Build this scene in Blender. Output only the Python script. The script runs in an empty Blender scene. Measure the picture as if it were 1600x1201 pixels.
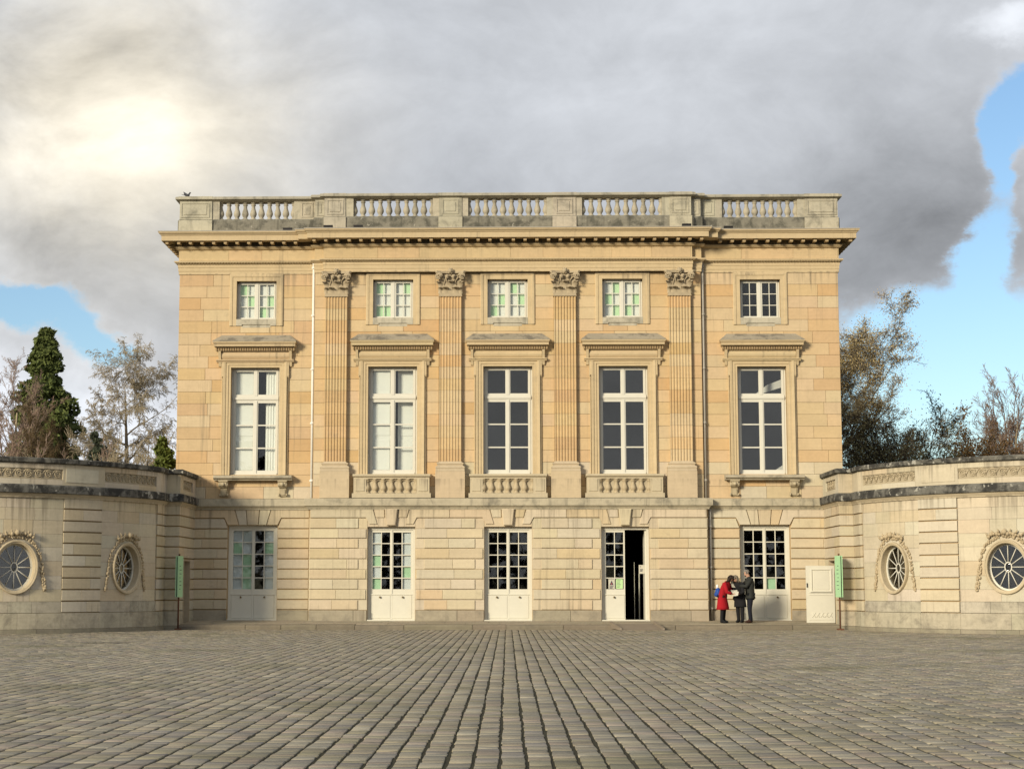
import bpy, bmesh, math, random
import numpy as np
from mathutils import Vector, Matrix
random.seed(7); np.random.seed(7)
R = math.radians
sc = bpy.context.scene
COL = sc.collection

# ------------------------------------------------------------------ camera
FPX, PPX, PPY, IW, IH = 2600.0, 742.15, 622.5, 1600.0, 1201.0
PSI, PITCH = 0.0194, 0.1139
cam_d = bpy.data.cameras.new("camera")
cam = bpy.data.objects.new("camera", cam_d); COL.objects.link(cam)
cam.location = (-0.0265, -57.8, 1.46)
cam.rotation_euler = (math.pi/2 + PITCH, 0, PSI)
cam_d.sensor_fit = 'HORIZONTAL'; cam_d.sensor_width = 36.0
cam_d.lens = FPX*36.0/IW
cam_d.shift_x = -(PPX-IW/2)/IW
cam_d.shift_y = (PPY-IH/2)/IW
cam_d.clip_start = 0.5; cam_d.clip_end = 3000
sc.camera = cam

# ------------------------------------------------------------------ light and sky
SUN_AZ, SUN_EL = R(38), R(17)            # to the left of the facade's normal, above the horizon
sun_dir = Vector((-math.sin(SUN_AZ)*math.cos(SUN_EL), -math.cos(SUN_AZ)*math.cos(SUN_EL), math.sin(SUN_EL)))
sd = bpy.data.lights.new("sun", 'SUN'); sd.energy = 3.1; sd.angle = R(13.0); sd.color = (1.0, 0.88, 0.67)
so = bpy.data.objects.new("sun", sd); COL.objects.link(so)
so.rotation_euler = (-sun_dir).to_track_quat('-Z', 'Y').to_euler()
so.location = (-40, -60, 40)

sc.view_settings.view_transform = 'Standard'
sc.view_settings.look = 'None'
sc.view_settings.exposure = 0.60
sc.view_settings.gamma = 1.0
sc.view_settings.use_curve_mapping = False
sc.cycles.use_denoising = True
sc.cycles.max_bounces = 6
sc.cycles.transparent_max_bounces = 12
sc.cycles.caustics_reflective = False; sc.cycles.caustics_refractive = False
sc.cycles.sample_clamp_indirect = 4.0

class NT:
    """small helper to write node trees"""
    def __init__(s, tree): s.t = tree; s.n = tree.nodes; s.l = tree.links
    def new(s, typ, **k):
        n = s.n.new(typ)
        for a, b in k.items(): setattr(n, a, b)
        return n
    def put(s, sock, v):
        if isinstance(v, bpy.types.NodeSocket): s.l.new(v, sock)
        else: sock.default_value = v
    def math(s, op, a, b=0.0, c=0.0, clamp=False):
        n = s.new('ShaderNodeMath', operation=op, use_clamp=clamp)
        s.put(n.inputs[0], a); s.put(n.inputs[1], b)
        if op in ('MULTIPLY_ADD', 'SMOOTH_MIN', 'COMPARE'): s.put(n.inputs[2], c)
        return n.outputs[0]
    def vmath(s, op, a, b=(0, 0, 0)):
        n = s.new('ShaderNodeVectorMath', operation=op)
        s.put(n.inputs[0], a); s.put(n.inputs[1], b)
        return n.outputs[0]
    def noise(s, vec, scale, detail=4.0, rough=0.55, dist=0.0):
        n = s.new('ShaderNodeTexNoise'); s.put(n.inputs['Vector'], vec)
        n.inputs['Scale'].default_value = scale; n.inputs['Detail'].default_value = detail
        n.inputs['Roughness'].default_value = rough; n.inputs['Distortion'].default_value = dist
        return n.outputs['Fac']
    def ramp(s, v, a, b, lo=0.0, hi=1.0, smooth=True):
        n = s.new('ShaderNodeMapRange', interpolation_type='SMOOTHSTEP' if smooth else 'LINEAR')
        n.clamp = True
        s.put(n.inputs[0], v)
        for i, x in zip((1, 2, 3, 4), (a, b, lo, hi)): s.put(n.inputs[i], x)
        return n.outputs[0]
    def mix(s, f, a, b, mode='MIX'):
        n = s.new('ShaderNodeMix', data_type='RGBA', blend_type=mode)
        s.put(n.inputs['Factor'], f)
        s.put(n.inputs[6], a if isinstance(a, bpy.types.NodeSocket) else (*a, 1)[:4])
        s.put(n.inputs[7], b if isinstance(b, bpy.types.NodeSocket) else (*b, 1)[:4])
        return n.outputs[2]
    def scale(s, v, xyz): return s.vmath('MULTIPLY', v, xyz)

world = bpy.data.worlds.new("World"); sc.world = world; world.use_nodes = True
w = NT(world.node_tree); w.n.clear()
tc = w.new('ShaderNodeTexCoord').outputs['Generated']
D = w.vmath('NORMALIZE', tc)
sep = w.new('ShaderNodeSeparateXYZ'); w.l.new(D, sep.inputs[0])
az = w.math('ARCTAN2', sep.outputs[0], sep.outputs[1])       # 0 = straight over the palace
el = w.math('ARCSINE', sep.outputs[2])
sky = w.new('ShaderNodeTexSky', sky_type='NISHITA', sun_disc=False)
sky.sun_elevation = SUN_EL; sky.sun_rotation = math.atan2(sun_dir.x, sun_dir.y)
sky.altitude = 100; sky.air_density = 1.0; sky.dust_density = 0.6; sky.ozone_density = 1.6
# cloud deck projected on a plane overhead so that it thins out to layers near the horizon
warp1 = w.noise(w.scale(D, (1, 1, 1.4)), 9.0, 8, 0.62)
warp2 = w.noise(w.vmath('ADD', w.scale(D, (1, 1, 1.4)), (7.3, 2.1, 4.4)), 9.0, 8, 0.62)
waz = w.math('MULTIPLY_ADD', w.math('SUBTRACT', warp1, 0.5), 0.09, az)
wel = w.math('MULTIPLY_ADD', w.math('SUBTRACT', warp2, 0.5), 0.07, el)
def blob(a0, e0, ra, re, soft=1.0):
    """soft round patch of sky round a compass direction and height"""
    da = w.math('DIVIDE', w.math('SUBTRACT', waz, a0), ra); de = w.math('DIVIDE', w.math('SUBTRACT', wel, e0), re)
    d = w.math('SQRT', w.math('ADD', w.math('MULTIPLY', da, da), w.math('MULTIPLY', de, de)))
    return w.ramp(d, 0.15, 1.5*soft, 1.0, 0.0)
def add(*v):
    o = v[0]
    for x in v[1:]: o = w.math('ADD', o, x)
    return o
def mul(a, b): return w.math('MULTIPLY', a, b)
fine = w.noise(w.scale(D, (1, 1, 1.4)), 26.0, 10, 0.66, 0.5)
mid = w.noise(w.scale(D, (1, 1, 1.7)), 9.0, 9, 0.58, 0.4)
big = w.noise(D, 2.2, 4, 0.5)
cover = add(w.math('MULTIPLY_ADD', big, 0.5, 0.62), mul(w.math('SUBTRACT', fine, 0.5), 0.55), mul(w.math('SUBTRACT', mid, 0.5), 0.40),
            mul(blob(-0.02, 0.28, 0.30, 0.13), 0.4), mul(blob(0.17, 0.215, 0.11, 0.04), 0.5),
            mul(blob(0.296, 0.270, 0.024, 0.030), -1.0), mul(blob(0.288, 0.205, 0.016, 0.05), -0.75), mul(blob(0.315, 0.245, 0.016, 0.018), 0.55),
            mul(blob(0.278, 0.105, 0.105, 0.070), -1.45),
            mul(blob(-0.290, 0.160, 0.040, 0.015), -0.85), mul(blob(-0.246, 0.144, 0.030, 0.012), -0.72), mul(blob(-0.31, 0.225, 0.02, 0.03), -0.5),
            mul(blob(-0.27, 0.085, 0.14, 0.05), 0.35))
cfac = w.ramp(cover, 0.26, 0.66)
# cloud brightness: thin sunlit edges, grey bases, a bright warm break to the left
shade = add(w.math('MULTIPLY_ADD', mid, 0.36, 0.295), mul(w.math('SUBTRACT', fine, 0.5), 0.12), mul(w.math('SUBTRACT', big, 0.5), 0.15),
            mul(blob(-0.27, 0.28, 0.14, 0.11), w.math('MULTIPLY_ADD', mid, 0.75, -0.24)), mul(blob(-0.240, 0.275, 0.055, 0.050), mul(mid, 0.16)), mul(blob(-0.24, 0.235, 0.07, 0.03), 0.12),
            mul(blob(-0.28, 0.085, 0.14, 0.055), w.math('MULTIPLY_ADD', mid, 0.9, -0.12)), mul(blob(0.02, 0.33, 0.20, 0.06), 0.05),
            mul(blob(0.22, 0.19, 0.14, 0.06), -0.17), mul(blob(0.26, 0.27, 0.06, 0.09), -0.07), mul(blob(-0.24, 0.190, 0.10, 0.03), -0.06),
            mul(blob(0.295, 0.318, 0.025, 0.012), 0.25))
edge = w.ramp(cover, 0.30, 0.85, 0.09, 0.0)
shade = add(shade, mul(edge, 1.0))
warm = w.ramp(add(blob(-0.24, 0.26, 0.17, 0.13), mul(blob(-0.235, 0.28, 0.08, 0.07), 0.6)), 0.0, 1.6)
ccol = w.mix(warm, (0.93, 0.97, 1.035, 1), (1.06, 0.98, 0.82, 1))
ccol = w.mix(1.0, ccol, w.new('ShaderNodeCombineXYZ').outputs[0], 'MULTIPLY')
cx = w.n[-1]
comb = [n for n in w.n if n.bl_idname == 'ShaderNodeCombineXYZ'][0]
for i in range(3): w.l.new(shade, comb.inputs[i])
bg_sky = w.new('ShaderNodeBackground'); w.l.new(w.mix(1.0, sky.outputs[0], (0.92, 1.0, 1.06, 1), 'MULTIPLY'), bg_sky.inputs[0]); bg_sky.inputs[1].default_value = 0.10
bg_cl = w.new('ShaderNodeBackground'); w.l.new(ccol, bg_cl.inputs[0]); bg_cl.inputs[1].default_value = 0.86
mxs = w.new('ShaderNodeMixShader'); w.l.new(cfac, mxs.inputs[0]); w.l.new(bg_sky.outputs[0], mxs.inputs[1]); w.l.new(bg_cl.outputs[0], mxs.inputs[2])
wo = w.new('ShaderNodeOutputWorld'); w.l.new(mxs.outputs[0], wo.inputs[0])

# ------------------------------------------------------------------ materials
def new_mat(name):
    m = bpy.data.materials.new(name); m.use_nodes = True
    t = NT(m.node_tree); t.n.clear()
    out = t.new('ShaderNodeOutputMaterial'); p = t.new('ShaderNodeBsdfPrincipled')
    t.l.new(p.outputs[0], out.inputs[0]); p.inputs['Roughness'].default_value = 0.8
    p.inputs['Specular IOR Level'].default_value = 0.25
    return m, t, p, out
def bump(t, p, h, strength, dist=0.01):
    b = t.new('ShaderNodeBump'); b.inputs['Strength'].default_value = strength; b.inputs['Distance'].default_value = dist
    t.l.new(h, b.inputs['Height']); t.l.new(b.outputs[0], p.inputs['Normal'])
def tinted(name, grain=0.16, ledges=0.0, stain=(0.2, 0.19, 0.17), stain_lo=0.62, stain_hi=0.78, stain_amt=0.5, streak=0.35, rough=0.9, bmp=0.35, spots=None, gscale=9.0):
    """mineral whose piece colour comes from the piece ('tint'), with grain, blotches, rain streaks and lichen"""
    m, t, p, out = new_mat(name)
    pos = t.new('ShaderNodeNewGeometry').outputs['Position']
    a = t.new('ShaderNodeAttribute', attribute_name='tint').outputs['Color']
    n1 = t.noise(pos, 1.3, 5, 0.6); n2 = t.noise(pos, gscale, 6, 0.65)
    bed = t.noise(t.scale(pos, (1.2, 1.2, 14)), 1.0, 4, 0.6)
    v = t.math('ADD', t.math('MULTIPLY_ADD', n1, grain*2.0, 1.0-grain*1.6), t.math('MULTIPLY', t.math('SUBTRACT', n2, 0.5), grain*1.8))
    v = t.math('ADD', v, t.math('MULTIPLY', t.math('SUBTRACT', bed, 0.5), grain*1.2))
    cv = t.new('ShaderNodeCombineXYZ')
    for i in range(3): t.l.new(v, cv.inputs[i])
    c = t.mix(1.0, a, cv.outputs[0], 'MULTIPLY')
    s1 = t.noise(pos, 2.1, 8, 0.68, 0.4)
    st = t.ramp(s1, stain_lo, stain_hi, 0.0, stain_amt)
    c = t.mix(st, c, stain)
    sk = t.noise(t.scale(pos, (5.5, 5.5, 0.35)), 1.0, 5, 0.6)
    c = t.mix(t.ramp(sk, 0.54, 0.72, 0.0, streak), c, stain)
    if ledges:      # soot washed down below the projecting ledges and splashed up at the foot
        zz = t.new('ShaderNodeSeparateXYZ'); t.l.new(pos, zz.inputs[0]); zc = zz.outputs[2]
        fing = t.noise(t.scale(pos, (7, 7, 0.22)), 1.0, 6, 0.65)
        tot = None
        for top, dep in ((4.22, 0.9), (12.52, 0.8), (5.22, 0.5), (1.25, 1.2)):
            band = t.math('MULTIPLY', t.ramp(zc, top-dep, top, 0, 1, False), t.math('LESS_THAN', zc, top+0.02))
            if top == 1.25: band = t.ramp(zc, 0.2, 1.25, 0.9, 0)
            tot = band if tot is None else t.math('MAXIMUM', tot, band)
        patch = t.noise(t.scale(pos, (1, 1, 0.2)), 0.7, 3, 0.5)
        m_ = t.ramp(t.math('ADD', t.math('MULTIPLY_ADD', tot, 0.14, fing), t.math('MULTIPLY', t.math('SUBTRACT', patch, 0.5), 0.5)), 0.58, 0.80, 0.0, ledges)
        c = t.mix(m_, c, (0.16, 0.135, 0.10))
    if spots:
        sp = t.noise(pos, spots[1], 3, 0.5)
        c = t.mix(t.ramp(sp, spots[2], spots[2]+(0.06 if spots[1] > 1 else 0.2), 0, spots[3]), c, spots[0])
    t.l.new(c, p.inputs['Base Color']); p.inputs['Roughness'].default_value = rough
    bump(t, p, t.math('ADD', n2, t.math('MULTIPLY', bed, 0.5)), bmp, 0.012)
    return m
def plain(name, col, rough=0.6, var=0.12, scale=6.0, spec=0.25, metal=0.0, dirt=None):
    m, t, p, out = new_mat(name)
    pos = t.new('ShaderNodeNewGeometry').outputs['Position']
    n = t.noise(pos, scale, 5, 0.6)
    c = t.mix(n, tuple(x*(1-var) for x in col), tuple(min(1, x*(1+var)) for x in col))
    if dirt:
        c = t.mix(t.ramp(t.noise(pos, dirt[1], 7, 0.7), dirt[2], dirt[2]+0.12, 0, dirt[3]), c, dirt[0])
    t.l.new(c, p.inputs['Base Color']); p.inputs['Roughness'].default_value = rough
    p.inputs['Specular IOR Level'].default_value = spec; p.inputs['Metallic'].default_value = metal
    return m
def glass(name, tint, gloss=1.6):
    m, t, p, out = new_mat(name); t.n.remove(p)
    geo = t.new('ShaderNodeNewGeometry'); dn = t.new('ShaderNodeVectorMath', operation='DOT_PRODUCT')
    t.l.new(geo.outputs['Normal'], dn.inputs[0]); t.l.new(geo.outputs['Incoming'], dn.inputs[1])
    cs = t.math('SUBTRACT', 1.0, t.math('ABSOLUTE', dn.outputs['Value']))
    fres = t.math('MULTIPLY_ADD', t.math('POWER', cs, 5.0), 0.96, 0.04)
    tr = t.new('ShaderNodeBsdfTransparent'); tr.inputs[0].default_value = (*tint, 1)
    gl = t.new('ShaderNodeBsdfGlossy'); gl.inputs['Roughness'].default_value = 0.015
    gl.inputs['Color'].default_value = (1.0, 0.975, 0.92, 1)
    mx = t.new('ShaderNodeMixShader'); t.l.new(t.math('MULTIPLY', fres, gloss, clamp=True), mx.inputs[0])
    t.l.new(tr.outputs[0], mx.inputs[1]); t.l.new(gl.outputs[0], mx.inputs[2]); t.l.new(mx.outputs[0], out.inputs[0])
    return m
M = {}
M['stone'] = tinted('limestone', 0.13, ledges=0.55, stain=(0.25, 0.21, 0.15), stain_lo=0.57, stain_hi=0.74, stain_amt=0.30, streak=0.16)
M['carved'] = tinted('carved_limestone', 0.14, stain=(0.17, 0.15, 0.12), stain_lo=0.5, stain_hi=0.8, stain_amt=0.45, streak=0.2)
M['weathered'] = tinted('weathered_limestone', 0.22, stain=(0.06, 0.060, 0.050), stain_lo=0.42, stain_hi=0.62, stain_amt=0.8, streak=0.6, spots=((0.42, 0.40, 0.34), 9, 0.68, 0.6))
M['parapet'] = tinted('parapet_limestone', 0.18, stain=(0.12, 0.115, 0.095), stain_lo=0.46, stain_hi=0.70, stain_amt=0.6, streak=0.5)
M['crust'] = tinted('black_crusted_limestone', 0.3, stain=(0.018, 0.018, 0.018), stain_lo=0.40, stain_hi=0.58, stain_amt=0.85, streak=0.75, spots=((0.42, 0.41, 0.36), 5.0, 0.615, 0.7))
M['hoodtop'] = tinted('lichened_limestone', 0.22, stain=(0.11, 0.10, 0.085), stain_lo=0.48, stain_hi=0.62, stain_amt=0.7, streak=0.0, gscale=22)
M['base'] = tinted('soiled_limestone', 0.2, stain=(0.15, 0.135, 0.11), stain_lo=0.45, stain_hi=0.7, stain_amt=0.6, streak=0.25)
M['paint'] = plain('white_paint', (0.60, 0.585, 0.51), 0.45, 0.06, 4, 0.35, dirt=((0.36, 0.33, 0.25), 5, 0.66, 0.5))
M['doorpaint'] = plain('cream_door_paint', (0.60, 0.58, 0.49), 0.5, 0.07, 4, 0.3, dirt=((0.24, 0.21, 0.15), 7, 0.66, 0.55))
M['shutter'] = plain('shutter_paint', (0.78, 0.78, 0.74), 0.6, 0.04, 3)
M['blind'] = plain('blue_grey_blind', (0.60, 0.64, 0.66), 0.8, 0.05, 3)
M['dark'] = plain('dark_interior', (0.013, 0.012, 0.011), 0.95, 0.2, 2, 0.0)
M['slot'] = plain('wall_core', (0.40, 0.295, 0.17), 0.95, 0.2, 3, 0.0)
M['glass'] = glass('window_glass', (0.93, 0.95, 0.93), 1.2)
M['green_glass'] = glass('green_window_glass', (0.87, 0.965, 0.86), 1.2)
M['pale_glass'] = glass('pale_window_glass', (0.955, 0.97, 0.96), 1.2)
M['old_glass'] = glass('reflecting_window_glass', (0.90, 0.91, 0.90), 1.8)
M['white_pipe'] = plain('white_pipe_paint', (0.74, 0.72, 0.66), 0.5, 0.08, 5, dirt=((0.25, 0.22, 0.17), 5, 0.62, 0.8))
M['lead'] = plain('grey_lead', (0.36, 0.335, 0.29), 0.6, 0.2, 3, 0.3)
M['iron'] = plain('dark_iron', (0.03, 0.028, 0.025), 0.6, 0.3, 9)
M['brass'] = plain('dull_brass', (0.16, 0.12, 0.06), 0.45, 0.2, 9, 0.4, 0.6)
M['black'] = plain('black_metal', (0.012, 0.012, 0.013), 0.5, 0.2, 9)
M['cobble'] = tinted('cobble_stone', 0.2, stain=(0.10, 0.092, 0.065), stain_lo=0.52, stain_hi=0.72, stain_amt=0.5, streak=0.0, rough=0.85, bmp=0.7, gscale=24, spots=((0.105, 0.105, 0.045), 0.30, 0.53, 0.45))
M['moss'] = plain('mossy_joint_earth', (0.030, 0.027, 0.012), 0.95, 0.45, 3)
M['terrace'] = tinted('terrace_stone', 0.2, stain=(0.13, 0.115, 0.09), stain_lo=0.5, stain_hi=0.7, stain_amt=0.55, streak=0.0)
M['earth'] = plain('grassy_ground', (0.075, 0.075, 0.038), 0.95, 0.4, 0.5)
M['ramp'] = plain('ramp_boards', (0.21, 0.175, 0.135), 0.7, 0.2, 4)
M['sign'] = plain('green_sign', (0.36, 0.60, 0.35), 0.45, 0.06, 5)
M['rust'] = plain('rusty_post', (0.13, 0.06, 0.035), 0.8, 0.3, 8)
M['paper'] = plain('paper', (0.50, 0.48, 0.40), 0.8, 0.03, 3)
M['greenpaper'] = plain('green_paper', (0.45, 0.66, 0.33), 0.8, 0.03, 3)
M['ink'] = plain('print_ink', (0.05, 0.05, 0.07), 0.7, 0.02, 3)
M['redink'] = plain('red_print', (0.30, 0.07, 0.07), 0.7, 0.02, 3)
M['skin'] = plain('skin', (0.50, 0.30, 0.21), 0.55, 0.06, 9)
M['red'] = plain('red_wool', (0.31, 0.008, 0.015), 0.9, 0.2, 14)
M['dkred'] = plain('maroon_lining', (0.07, 0.005, 0.010), 0.9, 0.2, 14)
M['blackcloth'] = plain('black_cloth', (0.012, 0.012, 0.014), 0.9, 0.3, 14)
M['charcoal'] = plain('charcoal_jacket', (0.022, 0.024, 0.022), 0.75, 0.3, 14)
M['navy'] = plain('navy_trousers', (0.010, 0.012, 0.020), 0.9, 0.2, 14)
M['brownhair'] = plain('dark_brown_hair', (0.022, 0.013, 0.009), 0.6, 0.3, 30)
M['greyhair'] = plain('grey_hair', (0.22, 0.20, 0.18), 0.7, 0.2, 30)
M['capgrey'] = plain('grey_brown_fur', (0.17, 0.145, 0.11), 0.95, 0.4, 30)
M['leather'] = plain('brown_leather', (0.040, 0.018, 0.012), 0.5, 0.2, 14)
M['blue'] = plain('blue_nylon', (0.015, 0.06, 0.28), 0.6, 0.15, 9)
M['white'] = plain('white_plastic', (0.75, 0.75, 0.76), 0.5, 0.03, 9)
M['pigeon'] = plain('pigeon_feathers', (0.06, 0.063, 0.075), 0.7, 0.3, 30)
M['bark'] = plain('grey_bark', (0.16, 0.128, 0.092), 0.95, 0.3, 6)
M['darkbark'] = plain('dark_bark', (0.045, 0.038, 0.026), 0.95, 0.3, 6)
M['palebark'] = plain('pale_bark', (0.37, 0.31, 0.21), 0.95, 0.25, 6)
M['pinktwig'] = plain('pinkish_twigs', (0.31, 0.225, 0.175), 0.95, 0.25, 2)
M['browntwig'] = plain('brown_twigs', (0.105, 0.075, 0.038), 0.95, 0.3, 1)
M['goldleaf'] = plain('yellowing_leaves', (0.38, 0.30, 0.15), 0.8, 0.35, 0.8)
M['oliveleaf'] = plain('dark_olive_leaves', (0.17, 0.155, 0.07), 0.8, 0.4, 0.8)
M['brownleaf'] = plain('russet_leaves', (0.16, 0.095, 0.035), 0.8, 0.35, 0.8)
M['conifer'] = plain('conifer_needles', (0.10, 0.125, 0.036), 0.85, 0.45, 0.7)
M['greenleaf'] = plain('bright_green_leaves', (0.10, 0.125, 0.025), 0.7, 0.4, 1.0)
M['darkwood'] = plain('dark_woods', (0.05, 0.045, 0.03), 0.95, 0.3, 0.3)
M['palegreen'] = plain('grey_green_needles', (0.075, 0.09, 0.055), 0.8, 0.35, 1.0)

# ------------------------------------------------------------------ mesh helpers
WPOS = {}
def place(o, parent, loc):
    COL.objects.link(o)
    if parent is not None:
        o.parent = parent; o.location = Vector(loc) - WPOS[parent.name]
    else: o.location = loc
    WPOS[o.name] = Vector(loc)
    return o
def thing(name, loc, label, cat, group=None, kind=None):
    o = bpy.data.objects.new(name, None); o.empty_display_size = 0.3
    place(o, None, loc); tag(o, label, cat, group, kind); return o
def tag(o, label=None, cat=None, group=None, kind=None):
    for k, v in (('label', label), ('category', cat), ('group', group), ('kind', kind)):
        if v: o[k] = v
    return o
def instance(name, mesh, parent, loc, rot=None):
    o = bpy.data.objects.new(name, mesh); place(o, parent, loc)
    if rot: o.rotation_euler = rot
    return o
DEF = (0.5, 0.36, 0.19)
class MB:
    """collects faces, then links them as ONE mesh object"""
    def __init__(s, tint=DEF): s.v = []; s.f = []; s.t = []; s.tint = tint; s.sm = []
    def face(s, idx, tint=None, smooth=False): s.f.append(tuple(idx)); s.t.append(tint or s.tint); s.sm.append(smooth)
    def add(s, verts, faces, tint=None, smooth=False):
        b = len(s.v); s.v.extend([tuple(p) for p in verts])
        for f in faces: s.face([b+i for i in f], tint, smooth)
    def box(s, x0, x1, y0, y1, z0, z1, tint=None):
        s.add([(x0, y0, z0), (x1, y0, z0), (x1, y1, z0), (x0, y1, z0), (x0, y0, z1), (x1, y0, z1), (x1, y1, z1), (x0, y1, z1)],
              [(0, 3, 2, 1), (4, 5, 6, 7), (0, 1, 5, 4), (1, 2, 6, 5), (2, 3, 7, 6), (3, 0, 4, 7)], tint)
    def block(s, x0, x1, z0, z1, yf, yb, c=0.01, tint=None):
        """stone facing -y with a chamfered front edge"""
        v = [(x0, yb, z0), (x1, yb, z0), (x1, yb, z1), (x0, yb, z1), (x0, yf+c, z0), (x1, yf+c, z0), (x1, yf+c, z1), (x0, yf+c, z1),
             (x0+c, yf, z0+c), (x1-c, yf, z0+c), (x1-c, yf, z1-c), (x0+c, yf, z1-c)]
        f = [(8, 9, 10, 11)]
        for i in range(4):
            j = (i+1) % 4; f += [(4+i, 4+j, 8+j, 8+i), (i, j, 4+j, 4+i)]
        s.add(v, f, tint)
    def poly(s, pts, yf, yb, c=0.01, tint=None):
        """polygon in x,z (counter-clockwise seen from the front) pulled forward to yf"""
        n = len(pts); cx = sum(p[0] for p in pts)/n; cz = sum(p[1] for p in pts)/n
        v = [(x, yb, z) for x, z in pts] + [(x, yf+c, z) for x, z in pts]
        ins = []
        for i in range(n):
            a, b, d = pts[i-1], pts[i], pts[(i+1) % n]
            e1 = Vector((b[0]-a[0], b[1]-a[1])).normalized(); e2 = Vector((d[0]-b[0], d[1]-b[1])).normalized()
            n1 = Vector((-e1.y, e1.x)); n2 = Vector((-e2.y, e2.x)); m = n1+n2
            if m.length < 1e-4: m = n1
            m = m/max(0.3, m.dot(n1)) if m.dot(n1) > 1e-6 else n1
            ins.append((b[0]+m.x*c, yf, b[1]+m.y*c))
        v += ins
        f = [tuple(range(2*n, 3*n))]
        for i in range(n):
            j = (i+1) % n; f += [(i, j, n+j, n+i), (n+i, n+j, 2*n+j, 2*n+i)]
        s.add(v, f, tint)
    def xprism(s, x0, x1, prof, tint=None, caps=True, dx0=None):
        """profile of (y,z) points pulled along x"""
        n = len(prof)
        v = [(x0, y, z) for y, z in prof] + [(x1, y, z) for y, z in prof]
        f = [(i, (i+1) % n, n+(i+1) % n, n+i) for i in range(n)]
        if caps: f += [tuple(range(n))[::-1], tuple(range(n, 2*n))]
        s.add(v, f, tint)
    def sweep(s, path, prof, closed_prof=False, caps=True, tint=None, smooth=False):
        """profile of (out,z) carried along a plan path, mitred at the corners"""
        n = len(path); offs = []
        for i in range(n):
            ds = []
            if i > 0: ds.append(Vector((path[i][0]-path[i-1][0], path[i][1]-path[i-1][1])).normalized())
            if i < n-1: ds.append(Vector((path[i+1][0]-path[i][0], path[i+1][1]-path[i][1])).normalized())
            ns = [Vector((d.y, -d.x)) for d in ds]
            m = ns[0] if len(ns) == 1 else (ns[0]+ns[1])/max(0.2, 1+ns[0].dot(ns[1]))
            offs.append(m)
        k = len(prof); b = len(s.v)
        for i in range(n):
            for o, z in prof: s.v.append((path[i][0]+offs[i].x*o, path[i][1]+offs[i].y*o, z))
        kk = k if closed_prof else k-1
        for i in range(n-1):
            for j in range(kk):
                j2 = (j+1) % k
                s.face((b+i*k+j, b+(i+1)*k+j, b+(i+1)*k+j2, b+i*k+j2), tint, smooth)
        if caps:
            s.face([b+j for j in range(k)][::-1], tint); s.face([b+(n-1)*k+j for j in range(k)], tint)
    def frame(s, pts, prof, y0, closed=False, tint=None):
        """moulding round an opening: pts in x,z with the opening on the right-hand side; prof = (away from opening, proud)"""
        n = len(pts); k = len(prof); b = len(s.v)
        for i in range(n):
            ds = []
            if i > 0 or closed: ds.append(Vector((pts[i][0]-pts[i-1][0], pts[i][1]-pts[i-1][1])).normalized())
            if i < n-1 or closed:
                q = pts[(i+1) % n]; ds.append(Vector((q[0]-pts[i][0], q[1]-pts[i][1])).normalized())
            ns = [Vector((-d.y, d.x)) for d in ds]
            m = ns[0] if len(ns) == 1 else (ns[0]+ns[1])/max(0.2, 1+ns[0].dot(ns[1]))
            for a, pr in prof: s.v.append((pts[i][0]+m.x*a, y0-pr, pts[i][1]+m.y*a))
        for i in range(n if closed else n-1):
            i2 = (i+1) % n
            for j in range(k-1): s.face((b+i*k+j, b+i*k+j+1, b+i2*k+j+1, b+i2*k+j), tint)
    def lathe(s, c, prof, seg=12, tint=None, smooth=True):
        k = len(prof); b = len(s.v)
        for i in range(seg):
            a = 2*math.pi*i/seg
            for r, z in prof: s.v.append((c[0]+r*math.cos(a), c[1]+r*math.sin(a), c[2]+z))
        for i in range(seg):
            i2 = (i+1) % seg
            for j in range(k-1): s.face((b+i*k+j, b+i2*k+j, b+i2*k+j+1, b+i*k+j+1), tint, smooth)
    def ball(s, c, r, seg=8, rings=5, tint=None, sq=(1, 1, 1), smooth=True):
        pr = [(math.sin(math.pi*i/rings), -math.cos(math.pi*i/rings)) for i in range(rings+1)]
        b = len(s.v)
        for i in range(seg):
            a = 2*math.pi*i/seg
            for q, z in pr: s.v.append((c[0]+r*sq[0]*q*math.cos(a), c[1]+r*sq[1]*q*math.sin(a), c[2]+r*sq[2]*z))
        k = rings+1
        for i in range(seg):
            i2 = (i+1) % seg
            for j in range(rings): s.face((b+i*k+j, b+i2*k+j, b+i2*k+j+1, b+i*k+j+1), tint, smooth)
    def tube(s, pts, rad, seg=6, tint=None, smooth=True, cap=True):
        pts = [Vector(p) for p in pts]; n = len(pts); b = len(s.v)
        if not isinstance(rad, (list, tuple)): rad = [rad]*n
        for i in range(n):
            d = (pts[min(n-1, i+1)]-pts[max(0, i-1)]).normalized()
            u = d.cross(Vector((0.13, 0.37, 1)) if abs(d.z) < 0.9 else Vector((1, 0.2, 0))).normalized(); q = d.cross(u)
            for j in range(seg):
                a = 2*math.pi*j/seg; p = pts[i]+(u*math.cos(a)+q*math.sin(a))*rad[i]; s.v.append(tuple(p))
        for i in range(n-1):
            for j in range(seg):
                j2 = (j+1) % seg; s.face((b+i*seg+j, b+i*seg+j2, b+(i+1)*seg+j2, b+(i+1)*seg+j), tint, smooth)
        if cap: s.face([b+j for j in range(seg)][::-1], tint); s.face([b+(n-1)*seg+j for j in range(seg)], tint)
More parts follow.
